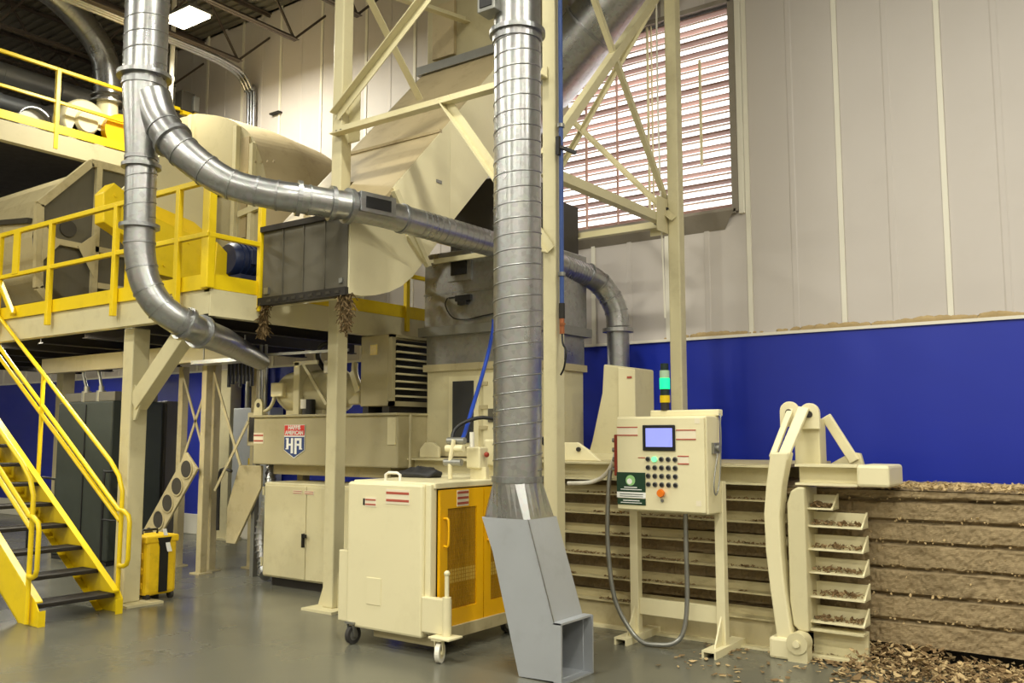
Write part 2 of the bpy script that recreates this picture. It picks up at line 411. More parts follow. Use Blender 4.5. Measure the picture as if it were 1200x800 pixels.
# ================================================================ MEZZANINE PLATFORM
PL = thing('mezzanine_platform', 'lower steel mezzanine with cream fascia and yellow toe board', 'platform', (-8.0, 4.9, 0))
obj('front_fascia', MB().prof((-17, 4.78, 2.63), (-6.724, 4.78, 2.63), [(0, 0), (.10, 0), (.10, .02), (.02, .02), (.02, .215), (.10, .215), (.10, .235), (0, .235)], (0, 1, 0), (0, 0, 1)), CREAM, PL)
obj('side_fascia', MB().prof((-6.70, 4.78, 2.63), (-6.70, 8.6, 2.63), [(0, 0), (-.10, 0), (-.10, .02), (-.02, .02), (-.02, .215), (-.10, .215), (-.10, .235), (0, .235)], (1, 0, 0), (0, 0, 1)), CREAM, PL)
obj('deck_plate', MB().box(-17, -6.72, 4.80, 8.6, 2.845, 2.872), DARK, PL)
for k in range(9):
    x = -7.6 - k * .95
    obj('floor_joist', MB().prof((x, 5.2, 2.64), (x, 8.3, 2.64), [(-.05, 0), (.05, 0), (.05, .012), (.006, .012), (.006, .19), (.05, .19), (.05, .2), (-.05, .2), (-.05, .19), (-.006, .19), (-.006, .012), (-.05, .012)], (1, 0, 0), (0, 0, 1)), DARK, PL)
obj('toe_board', MB().box(-17, -6.70, 4.755, 4.775, 2.868, 3.0).box(-6.72, -6.70, 4.755, 8.6, 2.868, 3.0), YEL, PL)
def post_base(x, y):
    obj('support_post', MB().box(x - .085, x + .085, y, y + .18, .02, 2.63), CREAM, PL, .012)
    obj('base_plate', MB().box(x - .2, x + .26, y - .06, y + .32, 0, .02), CREAM, PL)
post_base(-8.15, 4.90)
obj('knee_brace', MB().bar((-8.07, 4.98, 1.90), (-7.25, 4.98, 2.62), .13, .17, (0, 0, 1)), CREAM, PL, .008)
obj('gusset_plate', MB().prism([(-8.065, 4.93, 1.74), (-8.03, 4.93, 1.74), (-7.91, 4.93, 1.98), (-8.065, 4.93, 2.08)], (0, .02, 0)), CREAM, PL)
for x, y in ((-14.4, 7.5), (-13.2, 8.2)):
    obj('rear_post', MB().box(x - .1, x + .1, y, y + .2, 0, 2.63), TAN, PL, .01)
# bracing seen below the deck
obj('cross_beam', MB().box(-12.4, -8.3, 6.2, 6.32, 2.42, 2.62), TAN, PL)
obj('bracket_plate', MB().prism([(-9.95, 6.19, 2.62), (-9.55, 6.19, 2.62), (-9.62, 6.19, 2.30), (-9.8, 6.19, 2.16), (-9.95, 6.19, 2.16)], (0, .02, 0)), TAN, PL)

for x, y, z in FILL_LIGHTS:  # housings and glowing tubes for the added fill lights, kept out of view
    b = obj('added_fill_light', MB().box(x - .6, x + .6, y - .05, y + .05, z, z + .045), WHITE, PL)
    obj('added_fill_tube', MB().tube([(x - .57, y, z - .012), (x + .57, y, z - .012)], .014, 10), GLOWW, b)

GR = thing('guard_rail', 'yellow pipe guard rail along the edge of the lower mezzanine', 'railing', (-8.5, 4.73, 2.86))
sq = lambda p, q, w=.042, h=.042: MB().bar(p, q, w, h)
obj('top_rail', sq((-17, 4.73, 3.82), (-6.68, 4.73, 3.82), .05, .05), YEL, GR, .006)
obj('top_rail', sq((-6.70, 4.73, 3.82), (-6.70, 8.5, 3.82), .05, .05), YEL, GR, .006)
obj('mid_rail', sq((-17, 4.73, 3.34), (-6.68, 4.73, 3.34), .045, .045), YEL, GR, .006)
obj('mid_rail', sq((-6.70, 4.73, 3.34), (-6.70, 8.5, 3.34), .045, .045), YEL, GR, .006)
for x in (-12.9, -11.7, -10.5, -9.38, -8.15, -7.13):
    obj('rail_post', MB().box(x - .028, x + .028, 4.70, 4.75, 2.73, 3.82), YEL, GR, .005)
obj('rail_post', MB().box(-6.78, -6.68, 4.72, 4.80, 2.87, 3.80), YEL, GR, .008)
for y in (5.30, 6.25, 7.28):
    obj('rail_post', MB().box(-6.72, -6.67, y - .028, y + .028, 2.72, 3.82), YEL, GR, .005)
obj('infill_plate', MB().box(-10.16, -10.03, 4.70, 4.72, 3.34, 3.82), YEL, GR)
obj('diagonal_plate', MB().bar((-10.66, 4.72, 3.52), (-10.12, 4.72, 2.90), .05, .05), YEL, GR, .006)

# ================================================================ STAIR
ST = thing('stair', 'yellow steel stair with dark treads rising to the left', 'stairs', (-7.8, 4.33, 0))
XB = -7.74; SL = 0.652
def stringer(y, thick, sgn):
    # foot cut flat on the floor, then a sloping channel
    L = 4.5
    top0, bot0 = .15, -.27
    poly = [(XB, 0), (XB, .13), (XB - .05, top0 + .04), (XB - L, SL * L + .12), (XB - L, SL * L - .30), (XB - .33, 0)]
    s = obj('stringer', MB().prism([(x, y, z) for x, z in poly], (0, thick, 0)), YEL, ST, .004)
    fl_ = MB()
    fl_.prism([(XB - .05, y, .19), (XB - L, y, SL * L + .12), (XB - L, y, SL * L + .132), (XB - .05, y, .202)], (0, sgn * .06, 0))
    fl_.prism([(XB - .33, y, 0), (XB - L, y, SL * L - .30), (XB - L, y, SL * L - .288), (XB - .31, y, 0)], (0, sgn * .06, 0))
    fl_.box(XB - .005, XB + .005, y, y + sgn * .06, 0, .13)
    obj('stringer_flange', fl_, YEL, s)
stringer(3.95, .012, 1); stringer(4.70, .012, -1)
tr = None
for i in range(14):
    z = .17 + .19 * i; x = XB - .10 - .19 / SL * i
    mb = MB().box(x - .27, x, 3.97, 4.69, z - .035, z)
    if tr is None: tr = obj('tread', mb, DARK, ST, .006); p0 = (x, z)
    else: share(tr, 'tread', (x - p0[0], 0, z - p0[1]), ST)
def rail_side(y, x_end, post_bottom_y, nm):
    t = .021
    def on(x, dz): return (x, y, SL * (XB - x) + dz)
    xe = x_end
    pts = [on(XB - 4.6, 1.13), on(xe - .22, 1.13)]
    top = spline([pts[0], pts[1]], 1) + [Vector((xe - .07, y, pts[1][2] - .13)), Vector((xe, y, pts[1][2] - .27)), Vector((xe, y, .95)), Vector((xe - .01, y, .02))]
    obj('hand_rail', MB().tube(top, t, 10), YEL, ST)
    m0, m1 = on(XB - 4.6, .72), on(xe - .02, .72)
    obj('mid_rail', MB().tube([m0, m1], t, 10), YEL, ST)
    k0, k1 = on(XB - 4.6, .84), on(xe - .05, .80)
    z1 = k1[2]
    loop = [Vector(k0), Vector(k1), Vector((xe + .12, y - .05, z1)), Vector((xe + .20, y - .05, z1 - .04)), Vector((xe + .22, y - .05, z1 - .10)), Vector((xe + .22, y - .05, z1 - .42)), Vector((xe + .20, y - .05, z1 - .47)), Vector((xe + .15, y - .05, z1 - .49)), Vector((xe - .01, y, z1 - .50))]
    obj('grab_loop', MB().tube(loop, t, 10), YEL, ST)
    for d in (1.55, 3.1):
        a = on(xe - d, 1.13)
        obj('rail_post', MB().tube([a, (a[0], y, a[2] - 1.05)], t, 10), YEL, ST)
rail_side(4.73, -7.86, 0, 'far'); rail_side(3.92, -7.86, 0, 'near')

# ================================================================ UPPER PLATFORM + things on it
UP = thing('upper_platform', 'upper platform with cream fascia and yellow rails under the ceiling', 'platform', (-12.5, 6, 5.5))
obj('fascia_beam', MB().box(-12.52, -12.40, 2.5, 8.9, 5.52, 5.79), TAN, UP)
obj('deck_plate', MB().box(-17, -12.42, 2.5, 8.9, 5.76, 5.80), DARK, UP)
obj('deck_soffit', MB().box(-17, -12.6, 2.6, 8.9, 5.62, 5.64), DARK, UP)
obj('toe_board', MB().box(-12.42, -12.40, 2.5, 8.9, 5.81, 5.93), YEL, UP)
obj('top_rail', MB().bar((-12.42, 2.5, 6.73), (-12.42, 8.9, 6.73), .05, .05), YEL, UP, .006)
obj('mid_rail', MB().bar((-12.42, 2.5, 6.26), (-12.42, 8.9, 6.26), .045, .045), YEL, UP, .006)
for y in (3.2, 4.7, 6.23, 7.75):
    obj('rail_post', MB().box(-12.45, -12.39, y - .03, y + .03, 5.58, 6.75), YEL, UP, .005)
for y in (3.6, 8.7):
    obj('support_post', MB().box(-12.9, -12.7, y - .1, y + .1, 2.87, 5.60), TAN, UP)
# blower: scroll housing, belt guard, inlet
BX = -12.78
BLW = thing('blower', 'cream blower with yellow guard on the upper platform', 'fan', (BX, 7.0, 5.8))
obj('scroll_housing', MB().tube([(BX - .2, 6.78, 6.16), (BX - .17, 6.78, 6.16), (BX + .12, 6.78, 6.16), (BX + .15, 6.78, 6.16)], [.32, .35, .35, .32], 30), CREAM2, BLW)
obj('inlet_cone', MB().tube([(BX + .15, 6.78, 6.16), (BX + .2, 6.78, 6.16)], [.18, .15], 24), CREAM2, BLW)
obj('discharge_neck', MB().cyl((BX, 7.17, 6.15), (BX, 7.17, 6.62), .17, .15, 20), CREAM2, BLW)
obj('belt_guard', MB().tube([(BX + .05, 7.28, 6.12), (BX + .27, 7.28, 6.12)], .28, 24), YELO, BLW)
obj('pedestal', MB().prism([(BX - .1, 6.5, 5.80), (BX - .1, 7.3, 5.80), (BX - .1, 7.1, 6.1), (BX - .1, 6.6, 6.1)], (.25, 0, 0)), CREAM2, BLW)
obj('warning_label', MB().box(BX + .15, BX + .155, 6.85, 6.92, 5.92, 5.98), RED, BLW)
EL = thing('blower_elbow_duct', 'shiny round elbow duct dropping into the cream blower', 'duct', (BX, 7.17, 6.7))
ep = spline([(BX, 3.6, 8.14), (BX, 5.2, 8.14), (BX, 5.86, 8.085), (BX, 6.38, 7.917), (BX, 6.82, 7.628), (BX, 7.07, 7.315), (BX, 7.155, 6.94), (BX, 7.17, 6.70)], 5)
obj('elbow', MB().tube(ep, .195, 28), GALV, EL)
for i in (12, 16, 20, 24, 28, 32):
    obj('gore_seam', MB().ring(ep[i], ep[i + 1] - ep[i - 1], .193, .203, .016), GALV2, EL)
obj('flange', MB().ring((BX, 7.17, 6.70), (0, 0, 1), .18, .24, .025), GALV, EL)
obj('flange', MB().ring((BX, 7.17, 6.60), (0, 0, 1), .16, .25, .025), GALV, EL)
obj('collar', MB().cyl((BX, 7.17, 6.61), (BX, 7.17, 6.69), .185, seg=24), GALV, EL)
def hduct(name, label, x, y0, y1, z, r, grp=None):
    t = thing(name, label, 'duct', (x, (y0 + y1) / 2, z), grp)
    obj('duct_tube', MB().tube([(x, y0, z), (x, y1, z)], r, 24), DUCTG, t)
    n = int((y1 - y0) / .9)
    for i in range(1, n):
        obj('joint_band', MB().ring((x, y0 + i * .9, z), (0, 1, 0), r - .002, r + .012, .05), DUCTG, t)
hduct('ceiling_duct', 'thicker galvanised duct high under the ceiling behind the upper rail', -14.5, 1.0, 8.4, 7.24, .17)
hduct('ceiling_duct', 'thinner galvanised duct below another behind the upper rail', -14.6, 1.0, 8.2, 6.82, .12)
FN = thing('open_duct_stub', 'short open round duct end standing on the upper platform', 'duct', (-13.4, 6.3, 5.8))
obj('stub_shell', MB().ring((-13.3, 6.28, 6.10), (1, -.15, 0), .215, .23, .5), GALV2, FN)
obj('end_disc', MB().tube([(-13.20, 6.27, 6.10), (-13.17, 6.27, 6.10)], .215, 28), WHITE, FN)
obj('saddle', MB().box(-13.5, -13.1, 6.1, 6.5, 5.80, 5.90), TAN, FN)
JB = thing('speaker_box', 'small dark box unit on the far end of the upper rail', 'box', (-12.3, 8.3, 6.75))
obj('housing', MB().box(-12.55, -12.36, 8.16, 8.40, 6.72, 7.04), INSIDE, JB, .01)
obj('face_plate', MB().box(-12.36, -12.30, 8.34, 8.44, 6.74, 6.98), STEEL, JB, .008)
obj('clamp', MB().box(-12.46, -12.38, 8.2, 8.36, 6.66, 6.73), YEL, JB)

# ================================================================ DRUM SEPARATOR on the lower platform
DX = -10.6
DR = thing('drum_separator', 'dusty drum with dark grey octagonal end panels on the platform', 'machine', (-11.2, 5.9, 2.87))
octo = [(5.16, 4.28), (5.76, 4.93), (6.5, 4.93), (6.95, 4.3), (6.95, 3.3), (6.6, 2.88), (5.55, 2.88), (5.2, 3.3)]
obj('end_panel', MB().prism([(DX, y, z) for y, z in octo], (-.03, 0, 0)), GREYD, DR)
cy, cz = 6.0, 3.9
cs = [(5.0 + 0, 0)]
sh = MB(); n = 24
for i in range(n):
    a0, a1 = 2 * math.pi * i / n, 2 * math.pi * (i + 1) / n
    def pt(a, x, k=1.0): return (x, 6.05 + .92 * k * math.cos(a), 3.9 + .99 * k * math.sin(a))
    sh.add([pt(a0, DX - .04), pt(a1, DX - .04), pt(a1, -13.9), pt(a0, -13.9)], [(0, 1, 2, 3)], True)
obj('drum_shell', sh, CREAMD, DR)
edge = MB()
for i in range(len(octo)):
    a, b = octo[i], octo[(i + 1) % len(octo)]
    edge.bar((DX + .02, a[0], a[1]), (DX + .02, b[0], b[1]), .09, .07, (1, 0, 0))
obj('rim_frame', edge, CREAMD, DR)
for nm, a, b in (('vertical_stiffener', (5.86, 2.9), (5.86, 4.93)), ('cross_stiffener', (5.2, 3.88), (6.9, 3.84)), ('cross_stiffener', (5.9, 3.42), (6.9, 3.40))):
    obj(nm, MB().bar((DX + .03, *a), (DX + .03, *b), .07, .06, (1, 0, 0)), CREAMD, DR)
obj('gusset_plate', MB().prism([(DX + .066, 5.84, 4.05), (DX + .066, 5.84, 3.5), (DX + .066, 5.62, 3.86)], (.01, 0, 0)), CREAMD, DR)
obj('gusset_plate', MB().prism([(DX + .066, 5.2, 4.05), (DX + .066, 5.2, 3.6), (DX + .066, 5.42, 3.86)], (.01, 0, 0)), CREAMD, DR)
obj('port_cover', MB().tube([(DX, 5.52, 4.06), (DX + .03, 5.52, 4.06)], .10, 20), INSIDE, DR)
obj('side_stay', MB().bar((DX - .1, 5.12, 4.1), (-13.0, 5.2, 4.35), .05, .06), INSIDE, DR)
obj('foot_skirt', MB().prism([(DX + .12, 6.02, 2.88), (DX + .12, 6.9, 2.88), (DX + .12, 6.9, 3.6), (DX + .12, 6.28, 3.55)], (.03, 0, 0)), CREAM, DR)
# large cream body with the round shoulder
BD = thing('shredder_housing', 'large cream machine housing with ribbed front and rounded shoulder', 'machine', (-10.2, 7.6, 2.87))
prof = [(-11.6, 3.0), (-11.6, 6.02), (-10.56, 5.98), (-9.9, 5.78), (-9.40, 5.47), (-9.15, 5.1), (-9.02, 4.75), (-9.0, 3.0)]
sh = MB()
cur = [Vector((x, 0, z)) for x, z in prof]
mid = [cur[2]] + spline(cur[2:7], 6)[1:]
outline = [cur[0], cur[1]] + mid + [cur[7]]
obj('front_wall', MB().prism([(p.x, 7.2, p.z) for p in outline], (0, .03, 0)), TAN, BD)
sk = MB()
for i in range(1, len(outline) - 1):
    a, b = outline[i], outline[i + 1]
    # shoulder narrows and bulges towards the back
    e = lambda p: (p.x + .36 * max(0, min(1, (p.x + 10.6) / 1.6)), 8.35, p.z - .10)
    q = lambda p: (p.x + .24 * max(0, min(1, (p.x + 10.6) / 1.6)), 7.75, p.z - .02)
    sk.add([(a.x, 7.2, a.z), (b.x, 7.2, b.z), q(b), q(a)], [(0, 1, 2, 3)], True)
    sk.add([q(a), q(b), e(b), e(a)], [(0, 1, 2, 3)], True)
obj('shoulder_skin', sk, DUSTY, BD)
for x, z0, z1, w in ((-11.0, 5.35, 5.93, .14), (-9.45, 4.95, 5.42, .15), (-9.45, 4.1, 4.72, .12), (-8.95 - .35, 4.0, 4.4, .1)):
    obj('recess_strip', MB().box(x - w / 2, x + w / 2, 7.18, 7.21, z0, z1), DUSTY, BD)
for x, z0, z1 in ((-11.25, 4.7, 6.0), (-10.62, 5.0, 5.96), (-9.62, 3.2, 5.6), (-9.28, 3.2, 5.3)):
    obj('vertical_rib', MB().box(x - .035, x + .035, 7.14, 7.2, z0, z1), CREAM, BD)
obj('shelf_ledge', MB().box(-11.5, -9.3, 7.08, 7.2, 4.82, 4.90), CREAM, BD)
obj('ledge_shade_strip', MB().box(-11.5, -9.3, 7.15, 7.2, 4.72, 4.82), INSIDE, BD)  # solid dark strip painted in as the shade below the ledge
obj('lower_flange', MB().prism([(-9.5, 7.13, 4.44), (-9.1, 7.13, 4.5), (-8.98, 7.13, 4.62), (-8.98, 7.13, 4.56), (-9.08, 7.13, 4.42), (-9.5, 7.13, 4.36)], (0, .06, 0)), CREAM, BD)
bs = MB()
for i in range(7): bolt(bs, (-9.6 + i * .12, 7.19, 5.12 - .02 * i), (0, -1, 0), .016)
obj('flange_bolt', bs, DUSTY, BD, kind='stuff')
LP = thing('cream_leg_panel', 'cream tapered side panel behind the yellow belt guard', 'panel', (-9.6, 6.1, 2.87))
obj('tapered_sheet', MB().prism([(-9.5, 5.55, 2.875), (-9.5, 6.4, 2.875), (-9.5, 6.35, 3.9), (-9.5, 5.92, 3.95)], (-.06, 0, 0)), CREAM2, LP)
obj('upper_sheet', MB().prism([(-9.9, 5.6, 4.0), (-9.9, 6.9, 4.0), (-9.9, 6.9, 5.15), (-9.9, 6.35, 5.12), (-9.9, 5.75, 4.45)], (-.06, 0, 0)), CREAM2, LP)

# belt guard + motor
BG = thing('belt_guard', 'yellow slanted belt guard casing behind the guard rail', 'guard', (-8.9, 5.8, 2.87))
gp = [(4.97, 4.11), (5.08, 4.24), (5.24, 4.16), (5.5, 3.98), (6.26, 3.80), (6.60, 3.52), (6.52, 3.34), (6.2, 3.30), (5.62, 3.34), (5.27, 3.67), (4.985, 3.80)]
obj('casing', MB().prism([(-8.85, y, z) for y, z in gp], (-.18, 0, 0)), YEL, BG, .01)
obj('end_cap', MB().prism([(-8.72, 6.28, 3.80), (-8.72, 6.60, 3.56), (-8.72, 6.50, 3.32), (-8.72, 6.26, 3.40)], (-.2, 0, 0)), YEL, BG, .006)
obj('foot_bracket', MB().box(-8.95, -8.80, 5.3, 5.42, 2.875, 3.66).box(-8.95, -8.8, 6.15, 6.27, 2.875, 3.34), YEL, BG)
obj('back_flange', MB().prism([(-9.06, 5.35, 4.22), (-9.06, 6.2, 4.06), (-9.06, 6.45, 3.92), (-9.06, 6.45, 3.7), (-9.06, 5.5, 3.9)], (-.03, 0, 0)), YEL, BG)
bs = MB()
for y, z in ((5.1, 4.1), (5.5, 3.85), (5.9, 3.65), (6.2, 3.5), (5.2, 3.8), (5.7, 3.45), (6.0, 3.75)): bolt(bs, (-8.85, y, z), (1, 0, 0), .018)
obj('cover_bolt', bs, YEL, BG, kind='stuff')
MO = thing('blue_motor', 'dark blue electric motor beside the yellow belt guard', 'motor', (-8.7, 6.7, 2.87))
obj('motor_body', MB().tube([(-8.72, 6.42, 3.62), (-8.72, 6.46, 3.62), (-8.72, 6.98, 3.62), (-8.72, 7.04, 3.62)], [.17, .20, .20, .15], 24), MOTORB, MO)
for i in range(6):
    obj('cooling_fin', MB().ring((-8.72, 6.52 + i * .075, 3.62), (0, 1, 0), .19, .215, .02), MOTORB, MO)
obj('terminal_box', MB().box(-8.62, -8.50, 6.6, 6.8, 3.56, 3.74), MOTORB, MO, .01)
obj('motor_base', MB().box(-8.92, -8.5, 6.45, 7.0, 3.38, 3.43), MOTORB, MO)
obj('stand', MB().box(-8.90, -8.52, 6.5, 6.95, 2.875, 3.38), TAN, MO)

# ================================================================ TOWER
TW = thing('support_tower', 'tall cream braced steel tower around the inclined chute', 'frame', (-5.1, 7.0, 0))
XA, XBc, YA, YC = -6.35, -3.9, 5.95, 8.2
def column(x, y, w, ztop, z0=0):
    c = obj('column', MB().box(x - w / 2, x + w / 2, y - w / 2, y + w / 2, z0 + .02, ztop), CREAM, TW, .012)
    obj('base_plate', MB().box(x - .2, x + .2, y - .2, y + .2, z0, z0 + .022), CREAM, c)
    gs = MB()
    for s in (-1, 1):
        gs.prism([(x + s * w / 2, y - .008, z0 + .02), (x + s * (w / 2 + .12), y - .008, z0 + .02), (x + s * w / 2, y - .008, z0 + .34)], (0, .016, 0))
    obj('gusset_plate', gs, CREAM, c)
column(XA, YA, .135, 8.1); column(XBc, YA, .125, 8.1); column(XBc, YC, .125, 8.1); column(XA, YC, .125, 4.0)
def strut(p, q, s, u, nm='brace', leg=.085):
    obj(nm, MB().angle(p, q, s, u, leg, .01), CREAM, TW)
f = .07
strut((XA, YA - f, 4.46), (XBc, YA - f, 4.46), (0, -1, 0), (0, 0, 1), 'horizontal_brace', .095)
strut((XBc - f - .0, YC - f, 3.66), (XA, YC - f, 3.66), (0, -1, 0), (0, 0, 1), 'horizontal_brace')
strut((XBc - f, YA, 3.70), (XBc - f, YC, 3.70), (-1, 0, 0), (0, 0, 1), 'horizontal_brace')
strut((XA + f, YA, 6.0), (XA + f, YC, 6.36), (1, 0, 0), (0, 0, 1), 'horizontal_brace')
strut((XA, YA - f - .012, 4.68), (-4.0, YA - f - .012, 6.42), (0.58, 0, -.81), (0, -1, 0), 'diagonal_brace')
strut((-5.0, YA - f - .014, 4.50), (XBc, YA - f - .014, 3.02), (.8, 0, .6), (0, -1, 0), 'diagonal_brace')
strut((XA + f, 6.02, 6.1), (XA + f, 6.95, 5.13), (1, 0, 0), (0, .7, .7), 'diagonal_brace')
strut((XBc - f, YA, 3.88), (XBc - f, YC, 6.30), (-1, 0, 0), (0, .75, -.65), 'diagonal_brace', .08)
strut((XBc - f - .012, 6.72, 5.6), (XBc - f - .012, YC, 3.92), (-1, 0, 0), (0, .75, .65), 'diagonal_brace', .05)
strut((-5.3, YC - f, 4.42), (-3.96, YC - f, 6.2), (.8, 0, -.6), (0, -1, 0), 'diagonal_brace', .05)
strut((-5.15, YC - f - .012, 5.05), (XBc, YC - f - .012, 3.72), (.73, 0, .68), (0, -1, 0), 'diagonal_brace', .055)
gs = []
for a in ([(XBc - .26, YC - f + .012, 3.60), (XBc - .065, YC - f + .012, 3.60), (XBc - .065, YC - f + .012, 3.92), (XBc - .12, YC - f + .012, 3.92), (XBc - .26, YC - f + .012, 3.74)],):
    obj('gusset_plate', MB().prism(a, (0, .012, 0)), CREAM, TW)
obj('gusset_plate', MB().box(XA + .07, XA + .22, YA + .02, YA + .03, 4.40, 5.0), CREAM, TW)
obj('gusset_plate', MB().box(XBc - .064, XBc - .056, YC - .30, YC - .07, 3.60, 3.95), CREAM, TW)
bs = MB()
for p in ((XA + .02, YA - .075, 4.50), (XA + .08, YA - .075, 4.50), (XA, YA - .08, 4.72), (XA + .05, YA - .08, 4.76)): bolt(bs, p, (0, -1, 0), .016, .02)
for p in ((XBc - .1, YC - .085, 3.70), (XBc - .18, YC - .085, 3.72), (XBc - .05, YC - .085, 3.85)): bolt(bs, p, (0, -1, 0), .016, .02)
obj('connection_bolt', bs, DARK, TW, kind='stuff')
# thin conduit hung on the right-hand column
obj('conduit', MB().tube([(-4.02, 8.1, 8.0), (-4.03, 8.1, 5.0), (-4.01, 8.1, 3.6), (-3.99, 8.1, 2.75)], .010, 6), WHITE, TW)

# blue air pipe on the tower column
AP = thing('blue_air_pipe', 'thin blue air pipe running down the tower column behind the round duct', 'pipe', (-3.79, 5.86, 2.3))
obj('pipe', MB().tube([(-3.79, 5.90, 8.0), (-3.79, 5.90, 2.62)], .018, 10), PIPEB, AP)
obj('clip', MB().ring((-3.79, 5.90, 4.05), (0, 0, 1), .017, .03, .03, 12), STEEL, AP)
obj('clip', MB().ring((-3.79, 5.90, 2.85), (0, 0, 1), .017, .03, .03, 12), STEEL, AP)
obj('regulator', MB().cyl((-3.79, 5.90, 2.50), (-3.79, 5.90, 2.62), .024, seg=12), DARK, AP)
obj('valve', MB().cyl((-3.79, 5.90, 2.38), (-3.79, 5.90, 2.50), .020, seg=12).bar((-3.79, 5.88, 2.45), (-3.74, 5.86, 2.45), .015, .015), COPPER, AP)
obj('black_hose', MB().tube(spline([(-3.79, 5.90, 2.38), (-3.77, 5.88, 2.30), (-3.73, 5.86, 2.24), (-3.745, 5.86, 2.12), (-3.79, 5.88, 2.06)], 5), .008, 8), BLACK, AP)
TE = obj('pipe_tee', MB().bar((-3.79, 5.86, 3.95), (-3.79, 5.86, 3.80), .03, .03).bar((-3.79, 5.86, 3.87), (-3.70, 5.98, 3.83), .025, .025), BLACK, AP)

# ================================================================ INCLINED CHUTE
CH = thing('inclined_chute', 'steep cream rectangular chute passing down through the tower', 'chute', (-6.2, 6.5, 3.6))
x0, x1 = -6.85, -5.55
def top(y): return 3.79 + 1.07 * (y - 5.807)
ts = MB()
for xa, xb, ya, yb in ((x0, x1, 5.45, 5.86), (x0, -6.44, 5.86, 6.04), (-6.26, x1, 5.86, 6.04), (x0, x1, 6.04, 7.72)):
    ts.hexa([(xa, ya, top(ya)), (xb, ya, top(ya)), (xb, yb, top(yb)), (xa, yb, top(yb))], [(xa, ya + .02, top(ya) - .025), (xb, ya + .02, top(ya) - .025), (xb, yb + .02, top(yb) - .025), (xa, yb + .02, top(yb) - .025)])
obj('top_sheet', ts, DUSTY, CH)
side = [(5.83, top(5.83)), (6.623, top(6.623)), (6.623, 3.62), (6.26, 3.20)]
side2 = [(6.627, top(6.627)), (7.6, top(7.6)), (7.9, 4.95), (7.318, 4.33), (6.627, 3.624)]
obj('side_plate', MB().prism([(x1 + .006, y, z) for y, z in side], (-.02, 0, 0)), CREAM2, CH)
obj('side_plate', MB().prism([(x1 + .006, y, z) for y, z in side2], (-.02, 0, 0)), CREAM2, CH)
obj('far_side_plate', MB().prism([(x0, y, z) for y, z in side + side2[1:4]] if False else [(x0, 5.83, top(5.83)), (x0, 7.7, top(7.7)), (x0, 7.9, 4.95), (x0, 6.26, 3.2)], (.02, 0, 0)), CREAM, CH)
for y in (6.48, 7.02):
    obj('cross_seam', MB().bar((x0 - .01, y, top(y) + .012), (x1 + .01, y, top(y) + .012), .035, .03), DUSTY, CH)
obj('bend_lip', MB().prism([(x1, 5.8, 3.77), (x1, 6.27, 3.16), (x1, 6.32, 3.17), (x1, 5.86, 3.80)], (.05, 0, 0)), CREAM, CH)
obj('label_tab', MB().box(x1, x1 + .012, 6.42, 6.50, 4.0, 4.03), STEEL, CH)
obj('head_flange', MB().bar((x0 - .05, 7.66, top(7.66) + .05), (x1 + .1, 7.66, top(7.66) + .05), .08, .10), STEEL, CH)
obj('head_housing', MB().box(x0, -5.6, 7.75, 8.9, 5.35, 7.2), TAN, CH, .01)
obj('head_panel', MB().box(x0 + .12, x0 + .45, 7.70, 7.75, 5.95, 6.6), DUSTY, CH, .005)
# galvanised inclined trunk duct
GD = thing('inclined_trunk_duct', 'wide galvanised duct sloping up beside the louvred window', 'duct', (-5.2, 8.6, 5.8))
pa, pb = Vector((-6.15, 8.62, 5.42)), Vector((-2.9, 8.62, 7.92))
dd = (pb - pa).normalized()
obj('duct_tube', MB().tube([pa, pa + (pb - pa) * .85], .36, 40), GALV, GD)
for t in (.32, .70):
    obj('flange', MB().ring(pa + (pb - pa) * t, dd, .35, .40, .03, 40), GALV2, GD)
# dark hopper head behind the branch duct
# ================================================================ FEED HOOD on the tower front
HD = thing('feed_hood', 'cream hood with dark grey sheet front hanging beside the mezzanine', 'hood', (-6.1, 5.6, 2.75))
obj('front_panel', MB().box(-6.66, -5.56, 5.30, 5.34, 2.84, 3.46), GREYD, HD)
for k in range(1, 4):
    x = -6.66 + 1.1 * k / 4
    obj('panel_fold', MB().box(x - .006, x + .006, 5.290, 5.30, 2.84, 3.46), GREYD, HD)
obj('top_rail', MB().box(-6.68, -5.55, 5.27, 5.34, 3.45, 3.50), DARK, HD)
obj('bottom_rail', MB().box(-6.69, -5.55, 5.27, 5.36, 2.77, 2.84), DARK, HD)
sp = [(5.31, 3.48), (5.31, 2.785), (5.45, 2.78), (5.63, 2.81), (5.80, 2.86), (5.957, 2.935), (6.1, 3.04), (6.27, 3.22), (6.01, 3.40), (5.8, 3.62), (5.5, 3.48)]
obj('side_plate', MB().prism([(-5.56, y, z) for y, z in sp], (.02, 0, 0)), CREAM2, HD)
bot = sp[1:8]; sk = MB()
for a, b in zip(bot, bot[1:]):
    for xa, xb in ((-6.66, -6.44), (-6.26, -5.56)):
        sk.add([(xa, a[0], a[1]), (xb, a[0], a[1]), (xb, b[0], b[1]), (xa, b[0], b[1])], [(0, 1, 2, 3)], True)
obj('curved_bottom', sk, CREAM, HD)
obj('side_flange', MB().bar((-5.53, 6.02, 3.42), (-5.53, 6.30, 3.17), .03, .05).bar((-5.53, 6.24, 3.2), (-5.53, 6.36, 3.22), .03, .03), CREAM, HD)
obj('latch', MB().box(-6.62, -6.56, 5.28, 5.30, 2.87, 2.93), STEEL, HD)
obj('latch', MB().box(-5.64, -5.60, 5.28, 5.30, 2.88, 2.92), STEEL, HD)
bs = MB()
for k in range(9): bs.box(-6.55 + k * .11, -6.50 + k * .11, 5.262, 5.27, 2.79, 2.815)
obj('rail_bolt', bs, INSIDE, HD, kind='stuff')
